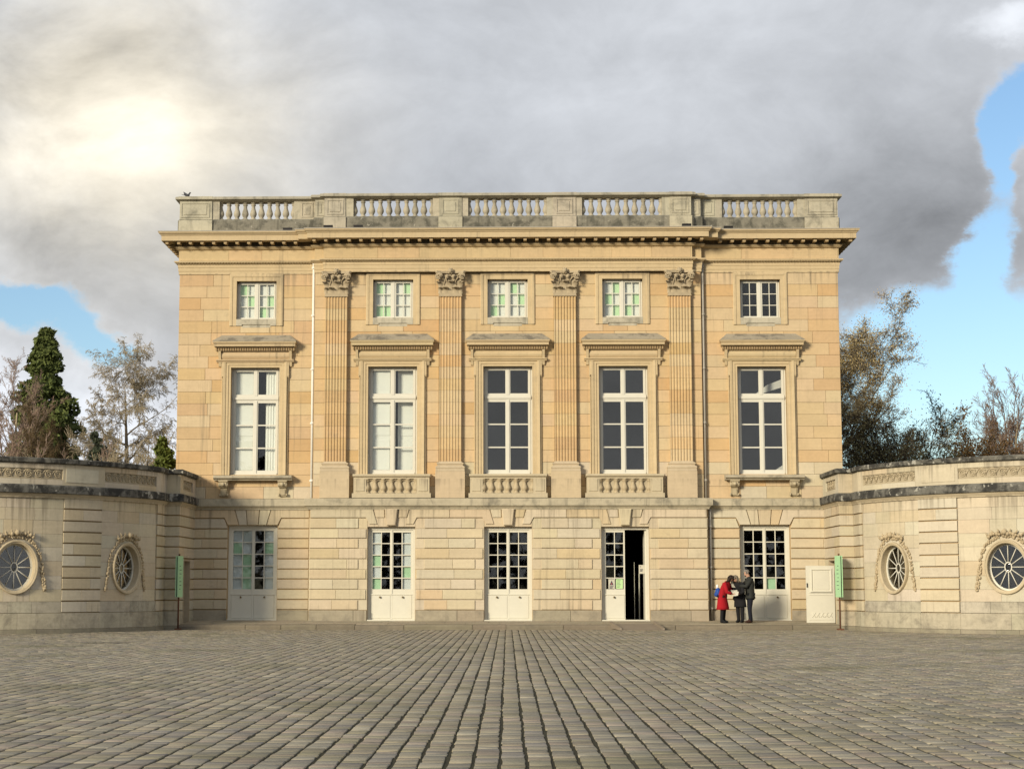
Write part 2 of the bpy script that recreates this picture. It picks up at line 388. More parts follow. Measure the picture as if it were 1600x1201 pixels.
    def mesh(s, name, mat, org=(0, 0, 0)):
        me = bpy.data.meshes.new(name)
        ox, oy, oz = org
        me.from_pydata([(x-ox, y-oy, z-oz) for x, y, z in s.v], [], s.f)
        for m in (mat if isinstance(mat, (list, tuple)) else [mat]): me.materials.append(M[m])
        at = me.attributes.new('tint', 'FLOAT_COLOR', 'FACE')
        at.data.foreach_set('color', np.array([(a, b, c, 1.0) for a, b, c in s.t], 'f').ravel())
        if any(s.sm): me.polygons.foreach_set('use_smooth', s.sm)
        me.update(); return me
    def build(s, name, mat, parent=None, org=None, kind=None):
        if org is None: org = tuple(WPOS[parent.name]) if parent is not None else (0, 0, 0)
        o = bpy.data.objects.new(name, s.mesh(name, mat, org)); place(o, parent, org)
        if kind: o['kind'] = kind
        return o
def vary(c, a=0.06, h=0.03):
    k = 1+random.uniform(-a, a)*.8
    return tuple(max(0.01, x*k*(1+random.uniform(-h, h)*.6)) for x in c)
WARM = [(0.57, 0.425, 0.24), (0.58, 0.44, 0.262), (0.565, 0.405, 0.222), (0.555, 0.38, 0.195), (0.575, 0.455, 0.285), (0.575, 0.425, 0.245), (0.565, 0.40, 0.228), (0.58, 0.445, 0.28), (0.57, 0.43, 0.255), (0.565, 0.415, 0.24)]
PALE = [(0.55, 0.475, 0.34), (0.56, 0.485, 0.35), (0.55, 0.455, 0.31), (0.55, 0.44, 0.28), (0.55, 0.485, 0.365), (0.565, 0.48, 0.335), (0.54, 0.465, 0.335)]
WING = [(0.54, 0.475, 0.355), (0.53, 0.46, 0.33), (0.55, 0.485, 0.37), (0.525, 0.445, 0.305), (0.54, 0.49, 0.385), (0.52, 0.46, 0.345)]
def warm(): return vary(random.choice(WARM))
def pale(): return vary(random.choice(PALE))
def wingc(): return vary(random.choice(WING), 0.05)
TRIM = (0.555, 0.44, 0.27); PTRIM = (0.52, 0.42, 0.28); GREY = (0.235, 0.222, 0.18); CRUST = (0.17, 0.165, 0.145); SOIL = (0.36, 0.315, 0.235)

# ------------------------------------------------------------------ ground, courtyard, terrace
GZ = 0.14
g = MB((0.07, 0.07, 0.04)); g.add([(-900, -900, 0), (900, -900, 0), (900, 1400, 0), (-900, 1400, 0)], [(0, 1, 2, 3)])
tag(g.build('ground', 'earth'), 'grassy park ground around the palace', 'ground', kind='structure')
WR, WCX, WCY = 7.5, 18.6, -1.75              # quarter-round wing walls: radius and centre
def wing_y(ax):
    if ax < 11.35: return -2.85
    if ax < WCX: return WCY-math.sqrt(WR*WR-(WCX-ax)**2)-0.05
    return WCY-WR-0.05
cy = MB((0.05, 0.045, 0.025)); cy.box(-34, 34, -95, 0.5, 0.02, GZ-0.010)
court = cy.build('courtyard', 'moss'); tag(court, 'grey cobbled courtyard with long mossy joints running to the palace', 'courtyard', kind='structure')
ST = []
row = 0.205
for ir in range(-125, 126):
    xc = ir*row + 0.012
    ax = abs(xc)
    y = -46.6 + random.uniform(0, 0.3); y1 = wing_y(ax)-0.02
    lim = 0.35
    wav = random.uniform(0, 6.28); wl = random.uniform(3, 7)
    while y < y1-0.08:
        L = min(random.choice((0.17, 0.2, 0.21, 0.23, 0.26, 0.3, 0.36))*random.uniform(0.92, 1.08), y1-y)
        d = y+57.8
        if ax < lim*d+3.6: ST.append((xc+0.004*math.sin(y/wl*6.28+wav)+random.uniform(-.003, .003), y+L/2, row-random.uniform(0.023, 0.039), L-(random.uniform(0.003, 0.008) if random.random() < .7 else random.uniform(.012, .022))))
        y += L
ST = np.array(ST)
CT = np.array([(0.275, 0.245, 0.185), (0.255, 0.235, 0.19), (0.30, 0.265, 0.195), (0.235, 0.215, 0.175), (0.285, 0.24, 0.195), (0.26, 0.235, 0.165), (0.32, 0.29, 0.225), (0.225, 0.205, 0.18), (0.29, 0.25, 0.19)])
def cobble_arrays(S, seed):
    rs = np.random.RandomState(seed); n = len(S)
    hx, hy = S[:, 2]/2, S[:, 3]/2
    zt = GZ + rs.normal(0, 0.0014, n); c = 0.008
    sx = np.array([-1, 1, 1, -1]); sy = np.array([-1, -1, 1, 1])
    V = np.zeros((n, 12, 3))
    jx = rs.uniform(-.006, .006, (n, 4)); jy = rs.uniform(-.004, .004, (n, 4))
    tx = rs.normal(0, 0.010, n); ty = rs.normal(0, 0.006, n)
    for k, (ins, dz) in enumerate(((0, -0.06), (0, -0.003), (c, 0))):
        X = sx*(hx[:, None]-ins*.8)+jx; Y = sy*(hy[:, None]-ins*.45)+jy*.7
        V[:, 4*k:4*k+4, 0] = S[:, 0:1]+X; V[:, 4*k:4*k+4, 1] = S[:, 1:2]+Y
        V[:, 4*k:4*k+4, 2] = (zt+dz)[:, None] + (0 if k == 0 else 1)*(tx[:, None]*X+ty[:, None]*Y)
    F = [(8, 9, 10, 11)]
    for i in range(4):
        j = (i+1) % 4; F += [(4+i, 4+j, 8+j, 8+i), (i, j, 4+j, 4+i)]
    T = CT[rs.randint(0, len(CT), n)]*rs.uniform(0.90, 1.32, (n, 1))*np.array([[0.99, 0.985, 0.955]])
    return V, np.array(F), T
def quads_mesh(name, mat, V, F, T):
    n, k = V.shape[0], V.shape[1]
    me = bpy.data.meshes.new(name)
    allF = (F[None]+(np.arange(n)*k)[:, None, None]).reshape(-1, 4)
    me.vertices.add(n*k); me.vertices.foreach_set('co', V.reshape(-1).astype('f'))
    me.loops.add(allF.size); me.loops.foreach_set('vertex_index', allF.reshape(-1).astype('i'))
    me.polygons.add(len(allF)); me.polygons.foreach_set('loop_start', np.arange(0, allF.size, 4).astype('i'))
    me.materials.append(M[mat])
    at = me.attributes.new('tint', 'FLOAT_COLOR', 'FACE')
    C = np.ones((len(allF), 4), 'f'); C[:, :3] = np.repeat(T, len(F), axis=0); at.data.foreach_set('color', C.ravel())
    me.update(calc_edges=True); me.validate(); return me
dist = ST[:, 1]+57.8
inview = (np.abs(ST[:, 0]) < 0.305*dist) & (dist > 12.0)
order = np.argsort(np.where(inview, dist, 1e9))[:300]
near = np.zeros(len(ST), bool); near[order] = True
V, F, T = cobble_arrays(ST[~near], 3)
place(bpy.data.objects.new('cobble_field', quads_mesh('cobble_field', 'cobble', V, F, T)), court, (0, 0, 0))['kind'] = 'stuff'
V, F, T = cobble_arrays(ST[near], 4)
for i in range(len(V)):
    p = Vector((ST[near][i][0], ST[near][i][1], GZ))
    me = quads_mesh('cobble', 'cobble', V[i:i+1]-np.array(p), F, T[i:i+1])
    place(bpy.data.objects.new('cobble', me), court, p)
# two iron drain slots let into the paving
for xx, yy, L, lab in ((-9.9, -16.5, 1.3, 'narrow dark iron drain slot in the cobbles on the left of the court'), (0.45, -21.6, 0.66, 'short dark gap in the cobbles near the middle of the court')):
    m = MB(); m.box(xx-L/2, xx+L/2, yy-0.07, yy+0.07, GZ-0.03, GZ+0.012); tag(m.build('drain_cover', 'iron', org=(xx, yy, GZ)), lab, 'drain cover', 'drain covers in the court')

TZ0, TZ1 = 0.40, 0.29                       # terrace height at the wall and at the kerb
tm = MB((0.30, 0.26, 0.19)); tm.xprism(-10.9, 10.9, [(0.3, 0.0), (0.3, TZ0-0.03), (-2.6, TZ1-0.03), (-2.6, 0.0)])
terr = tm.build('terrace', 'terrace'); tag(terr, 'low stone terrace along the foot of the palace with a worn kerb', 'terrace', kind='structure')
x = -10.89
while x < 10.86:
    L = min(random.uniform(1.1, 2.3), 10.89-x)
    if 10.89-(x+L) < 0.5: L = 10.89-x
    k = random.uniform(-0.012, 0.012); q = MB(vary((0.21, 0.18, 0.13), 0.15))
    a, b = x+0.008, x+L-0.008
    q.xprism(a, b, [(-2.36, 0.05), (-2.36, TZ1+0.012+k), (-2.70, TZ1-0.005+k), (-2.745+k, TZ1-0.045), (-2.76+k, 0.05)])
    q.build('kerb_stone', 'terrace', terr, org=(x+L/2, -2.55, 0.1)); x += L
for j, (ya, yb) in enumerate(((-0.02, -0.85), (-0.86, -1.6), (-1.61, -2.35))):
    x = -10.89
    while x < 10.86:
        L = min(random.uniform(0.8, 1.6), 10.89-x)
        if 10.89-(x+L) < 0.4: L = 10.89-x
        q = MB(vary((0.36, 0.31, 0.225), 0.08)); f = lambda y: TZ0+(TZ1-TZ0)*(-y/2.75)
        q.xprism(x+0.005, x+L-0.005, [(ya, 0.2), (ya, f(ya)), (yb, f(yb)), (yb, 0.2)])
        q.build('flagstone', 'terrace', terr, org=(x+L/2, (ya+yb)/2, 0.3)); x += L

# ------------------------------------------------------------------ the palace
pal = thing('palace', (0, 0, 0), 'large honey-coloured stone palace with pilasters, balustrade and three rows of windows', 'building')
BAYS = [(-8.86, 'side'), (-4.02, 'mid'), (0.0, 'mid'), (4.02, 'mid'), (8.86, 'side')]
PIL = [-6.0, -2.0, 2.0, 6.0]
Y_S, Y_P, Y_SG, Y_PG = 0.0, -0.22, -0.10, -0.45
Z_BASE, Z_BAND, Z_UP, Z_ARC = 0.75, 4.19, 4.58, 12.50
# openings: (half width, bottom, top)
ATT = (0.705, 10.90, 12.26); MAIN = (0.855, 5.42, 9.20); DOOR = {'side': (0.86, 0.40, 3.66), 'mid': (0.82, 0.40, 3.59)}

# core: walls with real openings, floors and dark rooms behind
def wall_with_holes(mb, x0, x1, z0, z1, yf, yb, holes):
    xs = sorted({x0, x1, *[h[0] for h in holes], *[h[1] for h in holes]}); zs = sorted({z0, z1, *[h[2] for h in holes], *[h[3] for h in holes]})
    for i in range(len(xs)-1):
        run = None
        for j in range(len(zs)):
            solid = j < len(zs)-1 and not any(h[0] <= (xs[i]+xs[i+1])/2 <= h[1] and h[2] <= (zs[j]+zs[j+1])/2 <= h[3] for h in holes)
            if solid and run is None: run = zs[j]
            if not solid and run is not None: mb.box(xs[i], xs[i+1], yf, yb, run, zs[j]); run = None
mb = MB((0.40, 0.29, 0.16))
def hole(x, o): return (x-o[0], x+o[0], o[1], o[2])
for x0, x1, kind in ((-11.58, -6.78, 'side'), (-6.78, 6.78, 'mid'), (6.78, 11.58, 'side')):
    bx = [x for x, k in BAYS if x0 < x < x1]
    up = Y_S if kind == 'side' else Y_P; lo = Y_SG if kind == 'side' else Y_PG
    wall_with_holes(mb, x0, x1, Z_UP-0.2, 14.0, up+0.05, up+0.62, [hole(x, o) for x in bx for o in (ATT, MAIN)])
    wall_with_holes(mb, x0-(0.08 if kind == 'mid' else 0), x1+(0.08 if kind == 'mid' else 0), 0.0, Z_UP-0.2, lo+0.06, lo+0.72, [hole(x, DOOR[kind]) for x in bx])
mb.box(-11.58, -11.0, 0.7, 23, 0, 14.0); mb.box(11.0, 11.58, 0.7, 23, 0, 14.0); mb.box(-11.58, 11.58, 22.4, 23, 0, 14.0)
mb.box(-11.5, 11.5, 0.1, 22.9, 13.72, 13.98)
mb.build('wall', 'slot', pal)
ro = MB()
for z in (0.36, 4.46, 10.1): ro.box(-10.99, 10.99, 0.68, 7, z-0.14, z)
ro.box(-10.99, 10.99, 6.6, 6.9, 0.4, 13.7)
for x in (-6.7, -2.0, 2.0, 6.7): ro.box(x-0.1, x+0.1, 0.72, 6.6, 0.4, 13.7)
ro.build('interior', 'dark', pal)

# ---- ashlar: every stone a piece of its own (the 300 largest single, the rest joined)
STONES = []          # (area, function that writes the stone into a MB, centre)
def ashlar(x0, x1, z0, z1, yf, yb, tint, c=0.004): STONES.append(((x1-x0)*(z1-z0), ('b', x0, x1, z0, z1, yf+random.uniform(-0.003, 0.003), yb, c, tint), ((x0+x1)/2, (yf+yb)/2, (z0+z1)/2)))
def ashlar_poly(pts, yf, yb, tint, c=0.012):
    xs = [p[0] for p in pts]; zs = [p[1] for p in pts]
    STONES.append(((max(xs)-min(xs))*(max(zs)-min(zs))*0.8, ('p', pts, yf, yb, c, tint), (sum(xs)/len(xs), (yf+yb)/2, sum(zs)/len(zs))))
def split_run(a, b, lo=0.75, hi=1.35):
    out = []; x = a
    while b-x > hi+0.25: L = random.uniform(lo, hi); out.append((x, x+L)); x += L
    out.append((x, b)); return out
def upper_courses(x0, x1, yf, holes):
    n = 19; h = (Z_ARC-Z_UP)/n
    for k in range(n):
        z0 = Z_UP+k*h; z1 = z0+h
        runs = [(x0, x1)]
        for a, b, c, d in holes:
            if z1 > c+0.01 and z0 < d-0.01:
                runs = [q for r in runs for q in ((r[0], min(r[1], a)), (max(r[0], b), r[1])) if q[1]-q[0] > 0.05]
        for r in runs:
            for a, b in split_run(*r):
                j = 0.004
                ashlar(a+j, b-j, z0+j, z1-j, yf, yf+0.06, warm() if k > 2 or random.random() < 0.5 else pale())
for x, k in BAYS:
    holes = [(x-0.80, x+0.80, ATT[1], ATT[2]), (x-0.98, x+0.98, MAIN[1], MAIN[2])]
    if k == 'side':
        x0, x1 = (-11.6, -6.78) if x < 0 else (6.78, 11.6); upper_courses(x0, x1, Y_S, holes)
    else: upper_courses(x-1.62 if x else -1.62, x+1.62, Y_P, holes)
for a, b in ((-6.76, -6.36), (6.36, 6.76)): upper_courses(a, b, Y_P, [])
# ---- rusticated ground floor
GR = [0.75, 1.10, 1.45, 1.80, 2.14, 2.49, 2.85, 3.19, 3.53, 3.89]; J = 0.026
for x, k in BAYS:
    if k != 'side': continue
    x0, x1 = (-11.6, -6.90) if x < 0 else (6.90, 11.6)
    hw = DOOR['side'][0]
    for i in range(9):
        top = i == 8; z0, z1 = GR[i]+J, GR[i+1]-J+0.012
        for a, b in ((x0, x-hw-0.015), (x+hw+0.015, x1)):
            sp = split_run(a, b, 0.9, 1.6)
            for q, (s0, s1) in enumerate(sp):
                if top:                                   # cut back beside the outer voussoirs
                    pts = [(s0, z0), (s1, z0), (s1, z1), (s0, z1)]
                    if a < x and q == len(sp)-1: pts = [(s0, z0), (x-hw-0.02, z0), (x-hw-0.14, z1), (s0, z1)]
                    if a > x and q == 0: pts = [(x+hw+0.02, z0), (s1, z0), (s1, z1), (x+hw+0.14, z1)]
                    ashlar_poly(pts, Y_SG, Y_SG+0.08, pale())
                else: ashlar(s0+0.003, s1-0.003, z0, z1, Y_SG, Y_SG+0.08, pale(), 0.012)
    zt, zm, zd = Z_BAND, GR[9]+J, DOOR['side'][2]+0.005
    g_ = 0.022
    ashlar_poly([(x-.19+g_/2, zd), (x+.19-g_/2, zd), (x+.235-g_/2, zt), (x-.235+g_/2, zt)], Y_SG, Y_SG+0.08, pale())
    for s in (-1, 1):
        P1 = [(.19+g_/2, zd), (.48-g_/2, zd), (.63-g_/2, zt), (.235+g_/2, zt)]
        P2 = [(.48+g_/2, zd), (.86, zd), (.99, zm), (abs((x0 if s < 0 else x1)-x), zm), (abs((x0 if s < 0 else x1)-x), zt), (.63+g_/2, zt)]
        for P in (P1, P2):
            pts = [(x+s*a, z) for a, z in P]
            ashlar_poly(pts if s > 0 else pts[::-1], Y_SG, Y_SG+0.08, pale())
    for a, b in ((x0, x-hw-0.015), (x+hw+0.015, x1)):
        for s0, s1 in split_run(a, b, 0.9, 1.8): ashlar(s0+0.003, s1-0.003, 0.36, Z_BASE-0.01, Y_SG-0.02, Y_SG+0.08, vary(SOIL, 0.1), 0.01)
mids = [x for x, k in BAYS if k == 'mid']; hw = DOOR['mid'][0]
piers = [(-6.86, mids[0]-hw)] + [(mids[i]+hw, mids[i+1]-hw) for i in range(2)] + [(mids[2]+hw, 6.86)]
for ip, (a, b) in enumerate(piers):
    la, lb = (0.0, 0.0)
    for i in range(9):
        z0, z1 = GR[i]+0.018, GR[i+1]-0.018
        wide = i % 2 == 1
        ia = (0.05 if wide else 0.32) if ip > 0 else 0.03
        ib = (0.05 if wide else 0.32) if ip < 3 else 0.03
        for s0, s1 in split_run(a+ia, b-ib, 0.75, 1.3): ashlar(s0+0.002, s1-0.002, z0, z1, Y_PG, Y_PG+0.08, pale(), 0.010)
        # recessed ground of the pier, course by course
        ashlar(a+0.006, b-0.006, GR[i]+0.004, GR[i+1]-0.004, Y_PG+0.035, Y_PG+0.075, pale(), 0.003)
    for s0, s1 in split_run(a+0.01, b-0.01, 0.9, 1.7): ashlar(s0+0.003, s1-0.003, 0.36, Z_BASE-0.012, Y_PG-0.015, Y_PG+0.08, vary(SOIL, 0.1), 0.012)
zt, zm, zd = Z_BAND+0.01, GR[9], DOOR['mid'][2]
for x in mids:
    ashlar_poly([(x-hw, zd+0.003), (x+hw, zd+0.003), (x+hw, zt), (x-hw, zt)], Y_PG+0.035, Y_PG+0.08, pale(), 0.003)
    ashlar_poly([(x-.155, zd+0.04), (x+.155, zd+0.04), (x+.225, zt), (x-.225, zt)], Y_PG-0.10, Y_PG+0.05, vary((0.55, 0.465, 0.325), .03), 0.03)
    for s in (-1, 1):
        for P in ([(.235, zm+.02), (.53, zm+.02), (.61, zt), (.245, zt)], [(.49, zd+.09), (.76, zd+.09), (.88, zm+.018), (2.005 if abs(x+s*4.02) < 5 else 2.80, zm+.018), (2.005 if abs(x+s*4.02) < 5 else 2.80, zt), (.64, zt)]):
            pts = [(x+s*a, z) for a, z in P]; ashlar_poly(pts if s > 0 else pts[::-1], Y_PG-0.004, Y_PG+0.05, pale(), 0.012)
# frieze of plain long stones
for x0, x1, yf in ((-11.6, -6.80, -0.045), (-6.40, 6.40, -0.445), (6.80, 11.6, -0.045)):
    for a, b in split_run(x0, x1, 1.1, 1.9): ashlar(a+0.003, b-0.003, 12.99, 13.355, yf, yf+0.05, vary((0.555, 0.425, 0.25), 0.06), 0.004)
STONES.sort(key=lambda s: -s[0])
rest = MB()
for i, (ar, d, c) in enumerate(STONES):
    m = MB() if i < 300 else rest
    if d[0] == 'b': m.block(d[1], d[2], d[3], d[4], d[5], d[6], d[7], d[8])
    else: m.poly(d[1], d[2], d[3], d[4], d[5])
    if i < 300: m.build('stone', 'base' if d[-1][0] < 0.42 and c[2] < 0.8 else 'stone', pal, org=c)
rest.build('small_stones', 'stone', pal, kind='stuff')

# ---- entablature, parapet
PLAN = [(-11.6, 22), (-11.6, 0), (-6.76, 0), (-6.76, Y_P), (-6.42, Y_P), (-6.42, -0.40), (6.42, -0.40), (6.42, Y_P), (6.76, Y_P), (6.76, 0), (11.6, 0), (11.6, 22)]
mb = MB(TRIM)
mb.sweep(PLAN, [(-.06, 12.50), (.03, 12.50), (.03, 12.61), (.045, 12.615), (.045, 12.74), (.06, 12.745), (.06, 12.85), (.09, 12.86), (.17, 12.92), (.17, 12.96), (.04, 12.985), (-.06, 12.985)])
mb.build('architrave', 'stone', pal)
mb = MB((0.555, 0.43, 0.25))
mb.sweep(PLAN, [(-.06, 12.975), (.034, 12.975), (.034, 13.36), (.10, 13.38), (.16, 13.44), (.16, 13.475), (.13, 13.48), (-.06, 13.48)])
frz = mb.build('frieze', 'stone', pal)
mb = MB((0.20, 0.145, 0.08)); mb.sweep(PLAN, [(-.05, 13.481), (.13, 13.481), (.13, 13.624), (-.05, 13.624)]); mb.build('shaded_bed', 'weathered', frz)  # recess behind the modillions coloured dark brown for the shade under the soffit
mb = MB((0.53, 0.42, 0.26))
mb.sweep(PLAN, [(-.06, 13.625), (.52, 13.625), (.52, 13.61), (.56, 13.61), (.56, 13.79), (.585, 13.80), (.60, 13.83), (.65, 13.87), (.66, 13.92), (.64, 13.93), (-.3, 13.985), (-.06, 13.985)])
cor = mb.build('cornice', 'stone', pal)
mb = MB((0.10, 0.09, 0.075)); mb.sweep(PLAN, [(.645, 13.922), (.672, 13.922), (.672, 13.945), (.64, 13.95)]); mb.build('lead_flashing', 'lead', cor)
md = MB((0.40, 0.30, 0.17)); md.box(-.055, .055, -0.17, 0.17, -.04, .065); md.box(-.07, .07, -.19, .17, .045, .066); md.box(-.045, .045, -0.175, -.11, -.055, -.035)
mdm = md.mesh('modillion', 'stone')
def run_mod(xa, xb, yw):
    n = max(2, round((xb-xa)/0.41)+1)
    for i in range(n): instance('modillion', mdm, cor, (xa+(xb-xa)*i/(n-1), yw-0.30, 13.56))
run_mod(-11.98, -7.45, 0); run_mod(-6.75, 6.75, -0.40); run_mod(7.45, 11.98, 0)
for sx in (-1, 1):
    for i in range(30): instance('modillion', mdm, cor, (sx*11.9, 0.2+0.41*i, 13.56), (0, 0, sx*math.pi/2))
# bead-and-leaf rows under the architrave crown
mb = MB((0.30, 0.23, 0.13))
for xa, xb, yw in ((-11.6, -6.8, -.125), (-6.4, 6.4, -.525), (6.8, 11.6, -.125)):
    x = xa
    while x < xb: mb.box(x, x+0.055, yw-0.03, yw+0.03, 12.875, 12.925); x += 0.10
mb.build('leaf_moulding', 'stone', pal, kind='stuff')
mb = MB(GREY); mb.sweep(PLAN, [(.085, 13.94), (.085, 14.42), (.05, 14.475), (-.34, 14.475), (-.34, 13.94)], True); mb.build('parapet_plinth', 'weathered', pal)
mb = MB((0.40, 0.375, 0.30)); mb.sweep(PLAN, [(.03, 15.125), (.06, 15.14), (.12, 15.165), (.175, 15.18), (.175, 15.25), (.15, 15.28), (-.40, 15.28), (-.40, 15.125)], True); mb.build('parapet_cap', 'parapet', pal)
def pedestal(x0, x1, yw, panel=None, mat='parapet', extra=0.0):
    m = MB(vary((0.46, 0.425, 0.33), 0.05)); m.box(x0, x1, yw-0.03-extra, yw+0.33, 14.47, 15.13)
    if extra: m.box(x0-0.02, x1+0.02, yw-0.10-extra, yw+0.33, 13.96, 14.44); m.box(x0-0.03, x1+0.03, yw-0.14-extra, yw+0.36, 15.19, 15.285)
    if panel:
        a, b = panel; z0, z1 = 14.58, 15.04; e = 0.018
        m.frame([(a, z0), (a, z1), (b, z1), (b, z0)], [(0, 0), (0, .02), (.035, .02), (.035, 0)], yw-0.03-extra, True)
        m.block(a+.06, b-.06, z0+.06, z1-.06, yw-0.048-extra, yw, .015)
    m.build('pedestal', mat, pal, org=((x0+x1)/2, yw+.15, 14.47))
for s in (-1, 1):
    def pp(a, b, *k, **kw):
        pn = kw.pop('panel', None)
        if s > 0: a, b = -b, -a; pn = (-pn[1], -pn[0]) if pn else None
        pedestal(a, b, *k, panel=pn, **kw)
    pp(-11.63, -10.48, 0, panel=(-11.55, -10.60), extra=0.04); pp(-10.48, -10.22, 0)
    pp(-7.57, -7.35, 0); pp(-7.35, -6.76, 0, panel=(-7.27, -6.93))
    pp(-6.79, -6.42, Y_P, panel=(-6.70, -6.50)); pp(-6.44, -5.70, -0.40, panel=(-6.32, -5.80), extra=0.03); pp(-5.70, -5.42, -0.40)
    pp(-2.62, -2.40, -0.40); pp(-2.40, -1.60, -0.40, panel=(-2.25, -1.75), extra=0.03); pp(-1.60, -1.38, -0.40)
    pedestal(s*11.42-0.18, s*11.42+0.18, 1.3); pedestal(s*11.42-0.18, s*11.42+0.18, 22.0)
bal = [(0.075, 0), (0.095, 0), (0.095, .05), (0.06, .07), (0.055, .10), (.075, .14), (.098, .20), (.10, .25), (.085, .32), (.058, .42), (.05, .50), (.058, .53), (.075, .545), (.075, .56), (.06, .57), (.06, .60), (.095, .61), (.095, .655), (0.0, .655)]
bm_ = MB((0.43, 0.39, 0.30)); bm_.lathe((0, 0, 0), [(r*1.2, z) for r, z in bal], 12); balm = bm_.mesh('baluster', 'parapet')
half = [(-10.22, -7.57, 0.0)]; runs = [(-10.22, -7.57, 0), (7.57, 10.22, 0), (-5.42, -2.62, -0.4), (-1.38, 1.38, -0.4), (2.62, 5.42, -0.4)]
for a, b, yw in runs:
    n = 9
    for i in range(n+1):
        instance('baluster', balm, pal, (a+0.02+(b-a-0.04)*i/n, yw+0.15, 14.472))
for s in (-1, 1):                                              # side parapets, seen only from the side
    for i in range(60): instance('baluster', balm, pal, (s*11.45, 1.75+0.285*i, 14.472)) if i < 30 else None

# ---- pilasters
def pilaster(xc):
    root = MB(TRIM)
    yb, yf = Y_P+0.02, -0.385
    # pedestal and base
    root.tint = vary((0.53, 0.43, 0.285), 0.03)
    root.box(xc-.51, xc+.51, -0.50, yb, 4.58, 5.50)
    pb = root.build('pilaster', 'stone', pal, org=(xc, yb, 4.6))
    m = MB((0.52, 0.43, 0.30)); P = []
    for hw_, y, z in ((.50, -.495, 5.502), (.50, -.495, 5.60)): P.append((hw_, y, z))
    prof = [(.50, 5.502), (.50, 5.585), (.49, 5.59), (.505, 5.615), (.505, 5.65), (.485, 5.675), (.45, 5.69), (.435, 5.71), (.45, 5.74), (.465, 5.755), (.465, 5.78), (.44, 5.805), (.40, 5.815), (.385, 5.85)]
    k = len(prof); b = len(m.v)
    for h, z in prof:
        e = h-.38
        m.v += [(xc-h, yb, z), (xc-h, yf-e, z), (xc+h, yf-e, z), (xc+h, yb, z)]
    for j in range(k-1):
        for i in range(3): m.face((b+4*j+i, b+4*j+i+1, b+4*j+4+i+1, b+4*j+4+i))
    m.face((b+4*k-4, b+4*k-3, b+4*k-2, b+4*k-1)); m.build('base', 'stone', pb)
    # fluted shaft in courses
    pl = [(-.38, yb), (-.38, yf)]
    fw, fl = .070, .0335
    x = -.38+fl+.006
    for i in range(7):
        pl.append((x, yf))
        for a in (0.15, 0.5, 0.85): pl.append((x+fw*a, yf+0.032*math.sin(math.pi*a)))
        pl.append((x+fw, yf)); x += fw+fl
    pl += [(.38, yf), (.38, yb)]
    n = 14; z0, z1 = 5.85, 11.62
    for i in range(n):
        a = z0+(z1-z0)*i/n+.003; c = z0+(z1-z0)*(i+1)/n-.003
        m = MB(vary(random.choice([(0.55, 0.41, 0.23), (0.53, 0.37, 0.19), (0.52, 0.36, 0.195), (0.56, 0.44, 0.27), (0.545, 0.39, 0.21), (0.55, 0.42, 0.25)]), .05)); q = len(pl)
        m.add([(xc+u, y, a) for u, y in pl]+[(xc+u, y, c) for u, y in pl], [(j, j+1, q+j+1, q+j) for j in range(q-1)]+[tuple(range(q, 2*q))])
        m.build('shaft_stone', 'stone', pb, org=(xc, yf, (a+c)/2))
    # capital
    m = MB((0.43, 0.355, 0.24))
    m.box(xc-.41, xc+.41, yf-.035, yb, 11.625, 11.66); m.box(xc-.395, xc+.395, yf-.02, yb, 11.66, 11.74)
    n = 8
    for j in range(n):
        z0, z1 = 11.74+.70*j/n, 11.74+.70*(j+1)/n
        f0, f1 = .36+.04*(j/n)**2, .36+.04*((j+1)/n)**2
        m.add([(xc-f0, yb, z0), (xc-f0, yf-.01*j/n, z0), (xc+f0, yf-.01*j/n, z0), (xc+f0, yb, z0), (xc-f1, yb, z1), (xc-f1, yf-.01*(j+1)/n, z1), (xc+f1, yf-.01*(j+1)/n, z1), (xc+f1, yb, z1)], [(0, 1, 5, 4), (1, 2, 6, 5), (2, 3, 7, 6)])
    def leaf(cx, z0, h, w, curl, yaw=0.0):
        b = len(m.v); NU, NV = 6, 7
        for v in range(NV):
            t = v/(NV-1); zz = z0+h*(t if t < .8 else .8+.2*(t-.8)/.2*-.6+(0.0)); out = .02+curl*max(0, t-.35)**1.6*2.2
            wd = w*(1-.25*t)*(1.0+.12*math.cos(9*t)) if t < .95 else w*.55
            for u in range(NU):
                s = u/(NU-1)*2-1; rib = .015*math.cos(s*8)
                lx = s*wd/2; lo = out+rib-.03*s*s
                m.v.append((xc+cx+lx*math.cos(yaw)-lo*math.sin(-yaw), yf-lo*math.cos(yaw)-abs(lx)*0, zz-.02*s*s))
        for v in range(NV-1):
            for u in range(NU-1):
                m.face((b+v*NU+u, b+v*NU+u+1, b+(v+1)*NU+u+1, b+(v+1)*NU+u), None, True)
    for cx in (-.185, .185): leaf(cx, 11.74, .27, .30, .16)
    for cx in (-.36, .36): leaf(cx, 11.74, .26, .14, .14)
    leaf(0, 11.86, .40, .28, .17)
    for cx in (-.34, .34): leaf(cx, 11.86, .38, .24, .20, 0.6*(1 if cx > 0 else -1))
    for cx, r0, s in ((-.40, .125, -1), (.40, .125, 1), (-.11, .06, 1), (.11, .06, -1)):
        pts = []
        for i in range(22):
            a = i/21*2.2*2*math.pi; r = r0*(1-.8*i/21)
            pts.append((xc+cx-s*r*math.cos(a), yf-.10-.06*i/21-(0.05 if abs(cx) > .3 else 0), 12.31+r*math.sin(a)))
        m.tube(pts, [.035*(1-.4*i/21) for i in range(22)], 6)
        m.tube([(xc+cx-s*r0, yf-.08, 12.31), (xc+cx*.75-s*r0*.9, yf-.03, 12.18), (xc+cx*.55, yf, 12.02)], [.032, .03, .02], 6)
    m.ball((xc, yf-.16, 12.50), .085, 8, 6)
